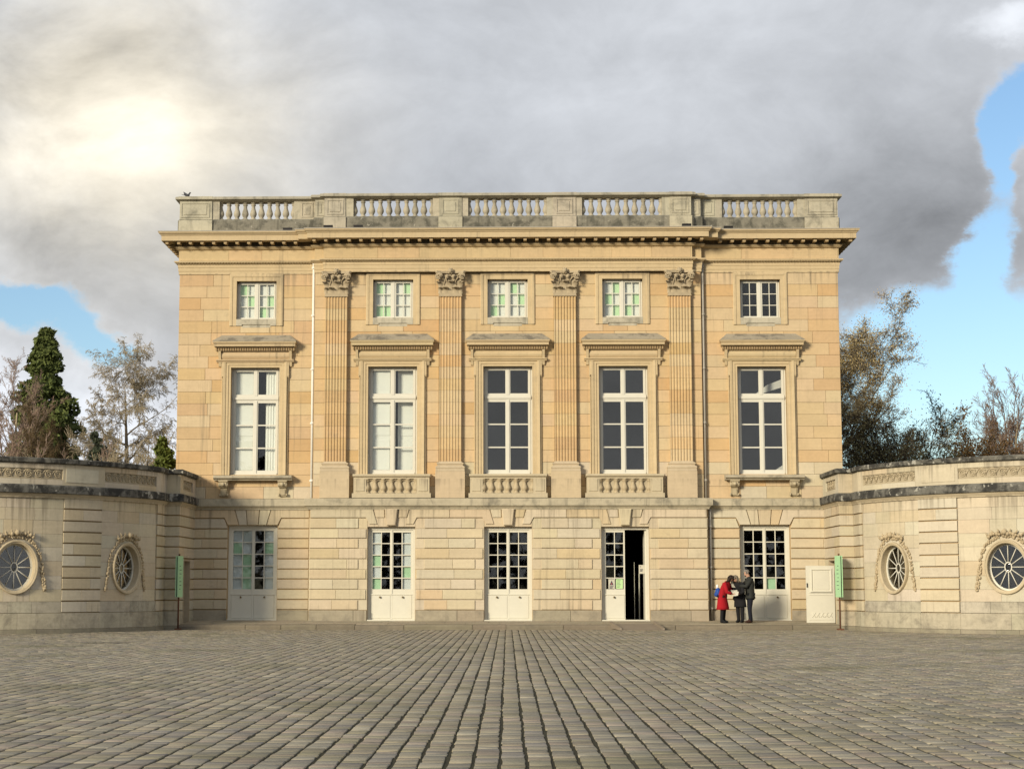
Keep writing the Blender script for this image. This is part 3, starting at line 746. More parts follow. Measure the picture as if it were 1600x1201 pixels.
    for i in range(6):
        a = i*math.pi/3; m.ball((xc+.075*math.cos(a), yf-.15, 12.50+.075*math.sin(a)), .045, 6, 4)
    # concave-sided abacus
    pts = [(-.53, yb), (-.53, yf-.16), (-.47, yf-.20)]+[(s*.47, yf-.20+.13*(1-s*s)) for s in (-.7, -.35, 0, .35, .7)]+[(.47, yf-.20), (.53, yf-.16), (.53, yb)]
    q = len(pts)
    for za, zb, gx in ((12.43, 12.465, .97), (12.465, 12.505, 1.0)):
        m.add([(xc+a*gx, y, za) for a, y in pts]+[(xc+a*gx, y, zb) for a, y in pts], [(j, (j+1) % q, q+(j+1) % q, q+j) for j in range(q)]+[tuple(range(q))[::-1], tuple(range(q, 2*q))])
    m.build('capital', 'carved', pb)
for x in PIL: pilaster(x)

# ---- string course between the floors
PLANG = [(-11.6, 0.5), (-11.6, Y_SG), (-6.88, Y_SG), (-6.88, Y_PG), (6.88, Y_PG), (6.88, Y_SG), (11.6, Y_SG), (11.6, 0.5)]
mb = MB((0.46, 0.41, 0.30))
mb.sweep(PLANG, [(-.02, 4.19), (.03, 4.19), (.03, 4.22), (.07, 4.27), (.10, 4.30), (.14, 4.315), (.14, 4.55), (.12, 4.565), (-.6, 4.60)])
mb.build('string_course', 'parapet', pal)

# ---- windows and doors
def bar(m, x0, x1, z0, z1, yf, d=0.06): m.box(x0, x1, yf, yf+d, z0, z1)
PANES = {}
def pane(win, x0, x1, z0, z1, y, mat='glass'):
    key = (round(x1-x0, 3), round(z1-z0, 3), mat)
    if key not in PANES:
        m = MB(); a, b = (x1-x0)/2, (z1-z0)/2; m.box(-a, a, -.003, .003, -b, b); PANES[key] = m.mesh('pane', mat)
    instance('pane', PANES[key], win, ((x0+x1)/2, y, (z0+z1)/2), (R(random.uniform(-.5, .5)), 0, R(random.uniform(-.5, .5))))
def shutter(win, x0, x1, z0, z1, y, mat='shutter', panels=True):
    m = MB(); m.box(x0, x1, y, y+.03, z0, z1)
    if panels:
        n = 3; h = (z1-z0)/n
        for i in range(n): m.block(x0+.06, x1-.06, z0+h*i+.06, z0+h*(i+1)-.06, y-.015, y+.01, .02)
    m.build('shutter', mat, win, org=((x0+x1)/2, y, z0))
def curtain(win, x0, x1, z0, z1, y, mat='shutter'):
    m = MB(); n = 16; b = 0
    for i in range(n+1):
        xx = x0+(x1-x0)*i/n; yy = y+.03*math.sin(i*1.9)
        m.v += [(xx, yy, z0), (xx, yy, z1)]
    for i in range(n): m.face((2*i, 2*i+2, 2*i+3, 2*i+1), None, True)
    m.build('curtain', mat, win, org=((x0+x1)/2, y, z0))
def glazed_leaf(win, m, x0, x1, z0, z1, yf, cols, rows, sl, sr, sb, stp, bw, kinds):
    """one casement: stiles and rails as bars in m, panes as sub-parts; kinds(col,row from top)"""
    bar(m, x0, x0+sl, z0, z1, yf); bar(m, x1-sr, x1, z0, z1, yf); bar(m, x0+sl, x1-sr, z0, z0+sb, yf); bar(m, x0+sl, x1-sr, z1-stp, z1, yf)
    gx0, gx1, gz0, gz1 = x0+sl, x1-sr, z0+sb, z1-stp
    pw = (gx1-gx0-bw*(cols-1))/cols; ph = (gz1-gz0-bw*(rows-1))/rows
    for c in range(cols-1): a = gx0+pw*(c+1)+bw*c; bar(m, a, a+bw, gz0, gz1, yf+.008, .04)
    for r in range(rows-1):
        a = gz0+ph*(r+1)+bw*r
        for c in range(cols): b = gx0+(pw+bw)*c; bar(m, b, b+pw, a, a+bw, yf+.008, .04)
    for c in range(cols):
        for r in range(rows):
            k = kinds(c, rows-1-r)
            if k: b = gx0+(pw+bw)*c; a = gz0+(ph+bw)*r; pane(win, b-.004, b+pw+.004, a-.004, a+ph+.004, yf+.03, k)
    return gx0, gx1, gz0, gz1
SUR = [(0, -.06), (0, .05), (.075, .05), (.085, .075), (.165, .075), (.175, .10), (.24, .115), (.265, .115), (.265, -.01)]
SURA = [(0, -.06), (0, .03), (.135, .03), (.145, .05), (.215, .05), (.245, .035), (.245, -.01)]
def attic(x, yw, pat):
    hw_, z0, z1 = ATT
    m = MB(TRIM); m.frame([(x-hw_, 10.66), (x-hw_, z1), (x+hw_, z1), (x+hw_, 10.66)], SURA, yw)
    m.build('window_surround', 'stone', pal, org=(x, yw, 11.5))
    m = MB((0.50, 0.46, 0.36)); m.box(x-hw_+.002, x+hw_-.002, yw-.04, yw+.3, 10.71, z0); m.box(x-hw_+.002, x-.50, yw-.04, yw+.05, 10.665, 10.712); m.box(x+.50, x+hw_-.002, yw-.04, yw+.05, 10.665, 10.712)
    m.box(x-.50, x+.50, yw-.004, yw+.05, 10.6, 10.712)
    m.build('window_sill', 'parapet', pal, org=(x, yw, 10.8))
    yf = yw+.16
    f = MB(); win = f.build('window', 'paint', pal, org=(x, yf, z0)); m = MB()
    bar(m, x-hw_, x-hw_+.06, z0, z1, yf+.02, .1); bar(m, x+hw_-.06, x+hw_, z0, z1, yf+.02, .1); bar(m, x-hw_, x+hw_, z1-.05, z1, yf+.02, .1); bar(m, x-hw_, x+hw_, z0, z0+.04, yf-.01, .1)
    bar(m, x-.045, x+.045, z0+.03, z1-.05, yf-.02, .05)
    for s in (0, 1):
        a, b = (x-.645, x-.01) if s == 0 else (x+.01, x+.645)
        glazed_leaf(win, m, a, b, z0+.03, z1-.05, yf, 2, 3, .05 if s == 0 else .085, .085 if s == 0 else .05, .05, .05, .026, lambda c, r: pat[r][2*s+c])
    win.data = m.mesh('window', 'paint', (x, yf, z0))
    if pat[0][0] != 'glass':
        for a, b in ((x-.62, x-.01), (x+.01, x+.62)): shutter(win, a, b, z0+.03, z1-.05, yf+.12, panels=False)
g_, p_, d_ = 'green_glass', 'pale_glass', 'glass'
ATP = [[[g_, p_, p_, p_], [p_, g_, p_, g_], [p_, p_, g_, p_]], [[g_, p_, p_, g_], [p_, p_, p_, p_], [g_, g_, p_, p_]], [[p_, p_, g_, p_], [p_, g_, p_, g_], [g_, p_, p_, p_]], [[p_, g_, p_, p_], [g_, p_, p_, g_], [p_, g_, g_, p_]], [[d_]*4]*3]
def main_window(x, yw, no):
    hw_, z0, z1 = MAIN
    m = MB(TRIM)
    m.frame([(x-hw_, 5.40), (x-hw_, z1-.02), (x+hw_, z1-.02), (x+hw_, 5.40)], SUR, yw)
    for s in (-1, 1):       # ears at the top of the surround
        a, b = sorted((x+s*1.118, x+s*1.185)); m.box(a, b, yw-.10, yw+.02, 8.86, 9.36)
        a, b = sorted((x+s*1.14, x+s*1.17)); m.box(a, b, yw-.06, yw+.02, 5.40, 8.86)
        m.ball((x+s*1.165, yw-.06, 8.84), .035, 6, 4)
    m.build('window_surround', 'stone', pal, org=(x, yw, 7.3))
    # hood: lintel moulding, swelling frieze with end brackets, dentils, cornice, sloped top
    m = MB(vary(TRIM, .03)); m.xprism(x-1.36, x+1.36, [(yw+.02, 9.365), (yw-.12, 9.365), (yw-.13, 9.40), (yw-.17, 9.42), (yw-.17, 9.455), (yw+.02, 9.47)])
    m.xprism(x-1.19, x+1.19, [(yw+.02, 9.46)]+[(yw-.05-.075*math.sin(math.pi*i/6), 9.46+.29*i/6) for i in range(7)]+[(yw+.02, 9.75)])
    hood = m.build('window_hood', 'stone', pal, org=(x, yw, 9.4))
    for s in (-1, 1):
        m = MB(TRIM); pr = [(yw+.02, 9.20), (yw-.06, 9.22), (yw-.10, 9.35), (yw-.11, 9.46), (yw-.15, 9.58), (yw-.20, 9.75), (yw+.02, 9.75)]
        m.xprism(x+s*1.245-.045, x+s*1.245+.045, pr); m.build('bracket', 'stone', hood, org=(x+s*1.245, yw, 9.5))
    m = MB(vary(TRIM, .03))
    def slab(e, y, za, zb): m.box(x-e, x+e, yw-y, yw+.02, za, zb)
    slab(1.36, .15, 9.745, 9.87); slab(1.40, .24, 9.87, 9.895); slab(1.425, .33, 9.895, 9.985); slab(1.44, .36, 9.985, 10.02); slab(1.46, .39, 10.02, 10.065)
    m.build('hood_cornice', 'stone', hood, org=(x, yw, 9.9))
    m = MB((0.40, 0.29, 0.16)); k = x-1.385
    while k < x+1.37: m.box(k, k+.05, yw-.205, yw-.12, 9.765, 9.862); k += .085
    m.build('dentil_band', 'stone', hood, org=(x, yw, 9.8), kind='stuff')
    m = MB((0.36, 0.32, 0.245)); m.add([(x-1.465, yw-.40, 10.06), (x+1.465, yw-.40, 10.06), (x+1.465, yw+.02, 10.06), (x-1.465, yw+.02, 10.06), (x-1.465, yw-.40, 10.085), (x+1.465, yw-.40, 10.085), (x+1.465, yw+.02, 10.085), (x-1.465, yw+.02, 10.085), (x-1.20, yw-.02, 10.33), (x+1.20, yw-.02, 10.33), (x+1.20, yw+.02, 10.33), (x-1.20, yw+.02, 10.33)],
          [(0, 1, 5, 4), (3, 0, 4, 7), (1, 2, 6, 5), (4, 5, 9, 8), (7, 4, 8, 11), (5, 6, 10, 9), (8, 9, 10, 11), (0, 3, 2, 1)])
    m.build('hood_roof', 'hoodtop', hood, org=(x, yw, 10.1))
    # sill
    if abs(x) > 6:
        m = MB((0.45, 0.40, 0.30)); m.xprism(x-1.36, x+1.36, [(yw+.3, 5.205), (yw-.27, 5.205), (yw-.29, 5.24), (yw-.36, 5.27), (yw-.38, 5.29), (yw-.38, 5.37), (yw+.3, 5.42)])
        sill = m.build('window_sill', 'parapet', pal, org=(x, yw, 5.3))
        for s in (-1, 1):
            cx = x+s*1.03; m = MB((0.47, 0.40, 0.27))
            pr = [(yw+.02, 4.66), (yw-.07, 4.66), (yw-.09, 4.80), (yw-.12, 4.93), (yw-.20, 4.97), (yw-.27, 5.03), (yw-.285, 5.10), (yw-.25, 5.17), (yw-.22, 5.205), (yw+.02, 5.205)]
            m.xprism(cx-.115, cx+.115, pr); m.xprism(cx-.16, cx+.16, [(yw+.02, 5.15), (yw-.30, 5.15), (yw-.32, 5.204), (yw+.02, 5.204)])
            for q in (-.13, .13): m.tube([(cx+q-.03, yw-.18, 5.06), (cx+q+.03, yw-.18, 5.06)], .085, 10); m.tube([(cx+q-.025, yw-.09, 4.71), (cx+q+.025, yw-.09, 4.71)], .05, 8)
            m.ball((cx, yw-.28, 5.07), .07, 8, 5); m.xprism(cx-.075, cx+.075, [(yw-.05, 4.68), (yw-.115, 4.70), (yw-.14, 4.90), (yw-.05, 4.92)])
            m.build('bracket', 'carved', sill, org=(cx, yw, 4.9))
    else:
        m = MB((0.50, 0.43, 0.30)); yy = yw-.30
        m.xprism(x-1.34, x+1.34, [(yw+.3, 5.285), (yy+.02, 5.285), (yy-.02, 5.31), (yy-.05, 5.33), (yy-.05, 5.40), (yw+.3, 5.43)])
        for a, b in ((-1.31, -.87), (.87, 1.31)): m.box(x+a, x+b, yy, yw+.02, 4.74, 5.286); m.block(x+a+.06, x+b-.06, 4.80, 5.23, yy-.02, yy+.02, .015)
        m.box(x-.87, x+.87, yy, yw+.02, 5.245, 5.286); m.box(x-1.36, x+1.36, yy-.05, yw+.02, 4.585, 4.742)
        m.box(x-.87, x+.87, yy+.13, yw+.02, 4.742, 5.246)
        ap = m.build('balustrade_panel', 'stone', pal, org=(x, yw, 4.9))
        for i in range(-3, 4):
            cx = x+i*.286
            if i in (-3, 3): cx = x+(.845 if i > 0 else -.845)
            m = MB((0.46, 0.38, 0.25)); m.lathe((cx, yy+.10, 4.745), [(r*1.05, z*.762) for r, z in bal], 10)
            m.build('baluster', 'carved', ap, org=(cx, yy+.1, 4.745))
        for i in range(6):          # little arches that join the blind balusters
            cx = x+(i-2.5)*.286; m = MB((0.47, 0.39, 0.26)); P = [(cx-.143, 5.10), (cx-.143, 5.245), (cx+.143, 5.245), (cx+.143, 5.10)]
            arc = [(cx+.085*math.cos(a), 5.13+.07*math.sin(a)) for a in [math.pi*q/6 for q in range(7)]]
            pts = [(cx+.143, 5.13), (cx+.143, 5.245), (cx-.143, 5.245), (cx-.143, 5.13)]+arc[::-1]
            q = len(pts); m.add([(a, yy+.07, b) for a, b in pts]+[(a, yy+.14, b) for a, b in pts], [tuple(range(q))]+[(j, (j+1) % q, q+(j+1) % q, q+j) for j in range(q)])
            m.build('arch', 'carved', ap, org=(cx, yy+.1, 5.2))
    # casements
    yf = yw+.19; f = MB(); win = f.build('window', 'paint', pal, org=(x, yf, z0)); m = MB()
    W_ = .80
    bar(m, x-hw_, x-W_+.03, z0, z1, yf+.02, .12); bar(m, x+W_-.03, x+hw_, z0, z1, yf+.02, .12); bar(m, x-W_+.03, x+W_-.03, z1-.07, z1, yf+.02, .12); bar(m, x-W_+.03, x+W_-.03, z0, z0+.06, yf-.03, .12)
    bar(m, x-W_, x+W_, 8.02, 8.20, yf-.01, .08); bar(m, x-W_, x+W_, 8.07, 8.15, yf-.04, .05)
    bar(m, x-.05, x+.05, z0+.05, 8.02, yf-.025, .05); bar(m, x-.05, x+.05, 8.2, z1-.07, yf-.02, .05)
    gl = {1: 'pale_glass', 2: 'pale_glass'}.get(no, 'old_glass')
    for s in (0, 1):
        a, b = (x-W_+.01, x-.01) if s == 0 else (x+.01, x+W_-.01)
        sl, sr = (.085, .075) if s == 0 else (.075, .085)
        glazed_leaf(win, m, a, b, z0+.06, 8.02, yf, 1, 3, sl, sr, .10, .07, .045, lambda c, r: gl)
        glazed_leaf(win, m, a, b, 8.20, z1-.07, yf, 1, 1, sl, sr, .05, .07, .045, lambda c, r: gl)
    win.data = m.mesh('window', 'paint', (x, yf, z0))
    if no == 1:
        shutter(win, x-.76, x-.03, z0+.1, z1-.08, yf+.16); curtain(win, x+.33, x+.78, z0+.1, z1-.08, yf+.20)
    if no == 2:
        shutter(win, x-.76, x-.03, z0+.1, z1-.08, yf+.14); shutter(win, x+.16, x+.78, z0+.1, z1-.08, yf+.30)
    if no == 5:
        m2 = MB(); m2.add([(x-.25, yf+.5, 8.2), (x+.78, yf+.5, 8.52), (x+.78, yf+.5, 8.80), (x+.3, yf+.5, 8.62)], [(0, 1, 2, 3)]); m2.build('ceiling_reflection', 'shutter', win, org=(x, yf+.5, 8.5))  # white quad standing in for the streak of ceiling reflection in the glass
        m2 = MB(); m2.add([(x+.35, yf+.4, 5.5), (x+.78, yf+.4, 5.5), (x+.78, yf+.4, 5.78)], [(0, 1, 2)]); m2.build('curtain', 'shutter', win, org=(x, yf+.4, 5.5))
for i, (x, k) in enumerate(BAYS):
    yw = Y_S if k == 'side' else Y_P
    attic(x, yw, ATP[i]); main_window(x, yw, i+1)
n_, b_ = 'glass', 'blind'
# door panes: 'p' blue-grey blind behind, 'g' green pane with blind, 'd' dark
DP = [['pddp', 'gpdg', 'pgdp', 'pgdp', 'pgdp'], ['pddp', 'pddp', 'gddp', 'pddg', 'gddp'], ['dddd']*5, ['dddd']*5, ['dddd', 'dddd', 'dddd', 'dddd', 'ddgd']]
def door(i, x, k):
    hw_, z0, z1 = DOOR[k]; yw = Y_SG if k == 'side' else Y_PG
    yf = yw+.22; f = MB(); dr = f.build('door', 'doorpaint', pal, org=(x, yf, z0)); m = MB()
    bar(m, x-hw_, x-hw_+.085, z0, z1, yf+.0, .14); bar(m, x+hw_-.085, x+hw_, z0, z1, yf, .14); bar(m, x-hw_+.085, x+hw_-.085, z1-.10, z1, yf, .14)
    m.box(x-hw_, x+hw_, yw+.0, yf+.2, z0-.06, z0+.02)
    inner = hw_-.085
    def leafset(a, b, s):
        zs = 1.30
        glazed_leaf(dr, m, a, b, zs, z1-.10, yf+.03, 2, 5, .075 if s == 0 else .05, .05 if s == 0 else .075, .16, .085, .030,
                    lambda c, r: {'p': 'pale_glass', 'g': 'green_glass', 'd': 'glass'}[DP[i][r][2*s+c]])
        m.box(a, b, yf+.02, yf+.07, z0+.02, zs); m.block(a+.025, b-.025, z0+.06, zs-.06, yf+.005, yf+.03, .012); m.box(a, b, yf-.005, yf+.03, zs-.035, zs-.008)
        # blinds behind columns
        for c in (0, 1):
            col = [DP[i][r][2*s+c] for r in range(5)]
            w2 = (b-a-.125-.03)/2; q = a+(.075 if s == 0 else .05)+(w2+.03)*c
            if col.count('d') < 3:
                bm2 = MB(); bm2.box(q-.01, q+w2+.01, yf+.12, yf+.13, 1.4, z1-.12); bm2.build('blind', 'blind', dr, org=(q, yf+.12, 1.4))
            elif 'g' in col:
                bm2 = MB(); bm2.box(q-.01, q+w2+.01, yf+.12, yf+.13, 1.4, 1.86); bm2.build('blind', 'blind', dr, org=(q, yf+.12, 1.4))
        hn = MB(); hx = (a+b)/2+(.02 if s else -.02); hn.tube([(hx, yf+.02, zs-.11), (hx, yf-.03, zs-.11)], .022, 8); hn.ball((hx, yf-.045, zs-.115), .035, 8, 6, sq=(1, .5, 1))
        hn.build('handle', 'brass', dr, org=(hx, yf, zs-.11))
    leafset(x-inner, x-.006, 0)
    if i != 3: leafset(x+.006, x+inner, 1); bar(m, x-.03, x+.03, z0+.03, z1-.1, yf+.01, .04)
    else:
        bar(m, x+inner-.05, x+inner, z0+.02, z1-.1, yf+.1, .75)      # the open leaf, folded back into the hall
        m.box(x+.55, x+.59, yf+1.2, yf+1.24, z0, 2.0); m.box(x+.40, x+.42, yf+1.3, yf+1.32, z0, 2.4)
    dr.data = m.mesh('door', 'doorpaint', (x, yf, z0)); return yf
DY = [door(i, x, k) for i, (x, k) in enumerate(BAYS)]
# rainwater pipes beside the pavilion
def pipe(x, y, z0, z1, r, mat, zs):
    m = MB(); m.tube([(x, y, z0), (x, y, z1)], r, 10)
    for z in zs: m.tube([(x, y, z-.04), (x, y, z+.04)], r+.018, 10); m.box(x-r-.03, x+r+.03, y, y+.14, z-.02, z+.02)
    m.build('downpipe', mat, pal, org=(x, y, z0))
pipe(-6.83, -0.12, 4.60, 12.95, .045, 'white_pipe', (5.2, 7.2, 9.1, 11.0, 12.7)); pipe(6.84, -0.12, 4.60, 12.95, .038, 'lead', (5.2, 7.2, 9.1, 11.0, 12.7))
pipe(6.96, -0.22, 0.42, 4.2, .04, 'lead', (0.8, 2.2, 3.6))

# ------------------------------------------------------------------ the two low curved wing walls
def arcpt(n, off=0.0):
    a = R(n); return (WCX-(WR+off)*math.sin(a), WCY-(WR+off)*math.cos(a))
N0 = 75.5
PATH = [(10.88, -0.06), (10.88, -2.75), (arcpt(N0)[0], -2.75)] + [arcpt(N0-i*N0/50) for i in range(51)] + [(30.0, WCY-WR)]
PS = [0.0]
for i in range(1, len(PATH)): PS.append(PS[-1]+math.dist(PATH[i-1], PATH[i]))
PN = []
for i in range(len(PATH)):
    ds = []
    if i > 0: ds.append(Vector((PATH[i][0]-PATH[i-1][0], PATH[i][1]-PATH[i-1][1])).normalized())
    if i < len(PATH)-1: ds.append(Vector((PATH[i+1][0]-PATH[i][0], PATH[i+1][1]-PATH[i][1])).normalized())
    ns = [Vector((d.y, -d.x)) for d in ds]
    PN.append(ns[0] if len(ns) == 1 else (ns[0]+ns[1])/max(.2, 1+ns[0].dot(ns[1])))
def s_of(n): return PS[3]+WR*R(N0-n)
def at(s, off, end=0):
    """point on the wing's plan line at length s; end -1/+1 keeps the normal of the piece before/after a corner"""
    for i in range(len(PS)-1):
        if PS[i]-1e-6 <= s <= PS[i+1]+1e-6: break
    t = (s-PS[i])/(PS[i+1]-PS[i])
    d = Vector((PATH[i+1][0]-PATH[i][0], PATH[i+1][1]-PATH[i][1])).normalized(); n = Vector((d.y, -d.x))
    if abs(s-PS[i]) < 1e-5: n = PN[i]
    elif abs(s-PS[i+1]) < 1e-5: n = PN[i+1]
    elif i >= 3: n = (PN[i]*(1-t)+PN[i+1]*t)
    return (PATH[i][0]+(PATH[i+1][0]-PATH[i][0])*t+n.x*off, PATH[i][1]+(PATH[i+1][1]-PATH[i][1])*t+n.y*off)
def s_steps(s0, s1): return [s0]+[s for s in PS if s0+0.02 < s < s1-0.02]+[s1]
def cslab(m, s0, s1, z0, z1, off, depth=0.06, tint=None, hole=None):
    ss = s_steps(s0, s1)
    if hole and not (s1 < hole[0]-hole[2] or s0 > hole[0]+hole[2] or z1 < hole[1]-hole[3] or z0 > hole[1]+hole[3]):
        ns = max(1, round((s1-s0)/.055)); nz = max(1, round((z1-z0)/.055)); b = len(m.v)
        for i in range(ns+1):
            p = at(s0+(s1-s0)*i/ns, off)
            for j in range(nz+1): m.v.append((p[0], p[1], z0+(z1-z0)*j/nz))
        for i in range(ns):
            for j in range(nz):
                u = (s0+(s1-s0)*(i+.5)/ns-hole[0])/hole[2]; v = (z0+(z1-z0)*(j+.5)/nz-hole[1])/hole[3]
                if u*u+v*v > 1: k = b+i*(nz+1)+j; m.face((k, k+nz+1, k+nz+2, k+1), tint)
        return
    b = len(m.v)
    for s in ss:
        p, q = at(s, off), at(s, off-depth); m.v += [(q[0], q[1], z0), (p[0], p[1], z0), (p[0], p[1], z1), (q[0], q[1], z1)]
    for i in range(len(ss)-1):
        for j in range(3): m.face((b+4*i+j, b+4*(i+1)+j, b+4*(i+1)+j+1, b+4*i+j+1), tint)
    e = b+4*(len(ss)-1); m.face((b, b+1, b+2, b+3), tint); m.face((e+3, e+2, e+1, e), tint)
def mirror(m):
    m.v = [(-x, y, z) for x, y, z in m.v]; m.f = [f[::-1] for f in m.f]
OV_A, OV_B, OVZ = 0.555, 0.70, 2.11
spiral = []
for i in range(30):
    a = i/29*1.9*2*math.pi; r = .118*(1-.80*i/29); spiral.append((r*math.cos(a+.6), -.006, r*math.sin(a+.6)))
m = MB((0.44, 0.37, 0.25)); m.tube(spiral, [.021-.008*i/29 for i in range(30)], 5); m.tube([(.095, -.004, .07), (.02, -.004, .128), (-.10, -.004, .128), (-.20, -.004, -.02), (-.21, -.004, -.10)], [.016, .018, .018, .015, .01], 5)
scrollm = m.mesh('scroll', 'carved')
def wing(sg, label):
    root = thing('wing_wall', (sg*13.0, -6.0, GZ), label, 'wall', 'curved wing walls beside the palace')
    def fin(m, name, mat, parent=None, kind=None):
        if sg < 0: mirror(m)
        c = np.mean(np.array(m.v), axis=0)
        return m.build(name, mat, parent or root, org=tuple(c), kind=kind)
    S_end = PS[-1]
    sE1, sP2a, sP2b, sP3a, sP3b = s_of(73.7), s_of(53.1), s_of(42.5), s_of(20.4), s_of(9.5)
    holes = [(s_of(61.5), OVZ, OV_A+.05, OV_B+.05), (s_of(31.4), OVZ, OV_A+.05, OV_B+.05)]
    # core with the oval openings, and dark rooms behind
    core = MB((0.36, 0.30, 0.20)); dr0, dr1 = 0.86, 1.86
    for a, b in ((0, dr0), (dr1, sE1)): cslab(core, a, b, .05, 5.2, -.055, .06)
    cslab(core, dr0, dr1, 2.40, 5.2, -.055, .06)
    for (a, b), h in (((sE1, sP2a), holes[0]), ((sP2a, sP2b), None), ((sP2b, sP3a), holes[1]), ((sP3a, S_end), None)):
        if h is None: cslab(core, a, b, .05, 5.2, -.07, .06)
        else:
            cslab(core, a, b, .05, 1.25, -.07, .06); cslab(core, a, b, 3.0, 5.2, -.07, .06)
            cslab(core, a, h[0]-.8, 1.25, 3.0, -.07, .06); cslab(core, h[0]+.8, b, 1.25, 3.0, -.07, .06); cslab(core, h[0]-.8, h[0]+.8, 1.25, 3.0, -.07, .06, None, h)
    fin(core, 'wall', 'slot')
    dk = MB(); sub = [at(s, 0) for s in s_steps(0.3, S_end)]
    dk.sweep(PATH, [(-.2, 5.19), (-1.6, 5.19), (-1.6, 0.05)]); fin(dk, 'interior', 'dark')
    # doorway recess in the pier's flank
    rc = MB((0.42, 0.35, 0.24)); ya, yb = -.06-dr0, -.06-dr1
    rc.box(10.86, 11.50, ya-.002, ya+.05, GZ, 2.40); rc.box(10.86, 11.50, yb-.05, yb+.002, GZ, 2.40); rc.box(10.86, 11.5, yb, ya, 2.40, 2.45); rc.box(11.46, 11.52, yb, ya, GZ, 2.40)
    fin(rc, 'doorway', 'stone')
    # stones
    def st(s0, s1, z0, z1, off, tint, hole=None, mat='stone'):
        m = MB(tint); cslab(m, s0, s1, z0, z1, off+random.uniform(-.003, .003), .06, None, hole); fin(m, 'stone', mat)
    Z = [.75]+GR[1:]+[4.20]
    for i in range(10):
        z0, z1 = Z[i]+.022, Z[i+1]-(.022 if i < 9 else 0)
        # pier next to the palace: flank, front, curved part
        segs = [(0.0, PS[1]), (PS[1], PS[2]), (PS[2], sE1)]
        for j, (a, b) in enumerate(segs):
            if j == 0 and z0 < 2.35:
                st(.0, dr0-.01, z0, z1, 0, wingc()); st(dr1+.01, b, z0, z1, 0, wingc())
            elif j == 0:
                c = random.uniform(.8, 1.9); st(a, c-.003, z0, z1, 0, wingc()); st(c+.003, b, z0, z1, 0, wingc())
            else: st(a, b-(.03 if j == 2 else 0), z0, z1, 0, wingc())
        for a, b in ((sP2a, sP2b), (sP3a, sP3b)):
            c = (a+b)/2+random.uniform(-.35, .35)
            if random.random() < .5: st(a+.012, b-.012, z0, z1, 0, wingc())
            else: st(a+.012, c-.003, z0, z1, 0, wingc()); st(c+.003, b-.012, z0, z1, 0, wingc())
    # plain panels of flush ashlar round the oval windows
    PZ = [1.09, 1.45, 1.86, 2.30, 2.72, 3.12, 3.53, 3.89, 4.20]
    for (a, b), h in (((sE1, sP2a), holes[0]), ((sP2b, sP3a), holes[1]), ((sP3b, S_end-8), None)):
        for i in range(len(PZ)-1):
            for q0, q1 in split_run(a, b, .7, 1.3):
                st(q0+.003, q1-.003, PZ[i]+.003, PZ[i+1]-.003, -.03, wingc(), h)
        for q0, q1 in split_run(a, b, .7, 1.4): st(q0+.003, q1-.003, .755, 1.085, -.022, vary((.46, .42, .33), .05), None, 'base')
    for a, b in ((0, dr0), (dr1, PS[1]), (PS[1], PS[2]), (PS[2], sE1), (sE1, sP2a), (sP2a, sP2b), (sP2b, sP3a), (sP3a, S_end)):
        for q0, q1 in split_run(a, b, .9, 1.6): st(q0+.003, q1-.003, .27, .742, .0, vary((.45, .41, .31), .07), None, 'base')
        for q0, q1 in split_run(a, b, .6, 1.2): st(q0+.003, q1-.003, .05, .262, .03, vary((.30, .27, .20), .12), None, 'base')
    # moulding, black-crusted cornice, parapet, coping
    m = MB((.47, .40, .28)); m.sweep(PATH, [(-.05, 4.20), (.02, 4.20), (.03, 4.24), (.07, 4.29), (.09, 4.335), (-.05, 4.335)]); fin(m, 'moulding', 'stone')
    c = MB(CRUST); c.sweep(PATH, [(.0, 4.33), (.135, 4.33), (.15, 4.35), (.15, 4.55), (.13, 4.585), (-.1, 4.62)])
    fin(c, 'cornice', 'crust')
    m = MB((.40, .345, .245)); m.sweep(PATH, [(-.05, 4.55), (-.05, 5.24)]); fin(m, 'parapet_wall', 'stone')
    m = MB((.19, .182, .155)); m.sweep(PATH, [(-.03, 5.235), (.02, 5.235), (.05, 5.26), (.095, 5.27), (.10, 5.385), (.07, 5.41), (-.45, 5.43), (-.45, 5.235)], True); fin(m, 'coping', 'crust')
    pans = [(s_of(73.0), s_of(53.6)), (s_of(42.0), s_of(20.9)), (s_of(9.0), s_of(0))]
    def par(a, b, z0, z1, off=0.0):
        for q0, q1 in split_run(a, b, .8, 1.5): m = MB(wingc()); cslab(m, q0+.002, q1-.002, z0, z1, off); fin(m, 'parapet_stone', 'stone')
    prev = PS[2]
    par(0, .5, 4.58, 5.236); par(2.2, PS[1], 4.58, 5.236); par(.5, 2.2, 4.58, 4.76); par(.5, 2.2, 5.09, 5.236); par(PS[1], PS[2], 4.58, 5.236)
    for a, b in pans:
        par(prev, a, 4.58, 5.236); par(a, b, 4.58, 4.765); par(a, b, 5.085, 5.236); prev = b
        if a-PS[2] > 2: cm = MB(wingc()); cslab(cm, a-1.25, a-.10, 4.70, 5.12, .015, .03); fin(cm, 'parapet_panel', 'stone')
        n = round((b-a)/.295)
        fr = MB((.42, .36, .25)); cslab(fr, a+.01, b-.01, 4.77, 4.785, -.02, .04); cslab(fr, a+.01, b-.01, 5.065, 5.08, -.02, .04)
        fz = fin(fr, 'scroll_frieze', 'stone')
        for i in range(n):
            s = a+(b-a)*(i+.5)/n; p = at(s, -.045); q0, q1 = at(s-.02, 0), at(s+.02, 0)
            ang = math.atan2(q1[1]-q0[1], (q1[0]-q0[0]))
            instance('scroll', scrollm, fz, (sg*p[0], p[1], 4.925), (0, 0, ang*sg))
    par(prev, S_end, 4.58, 5.236)
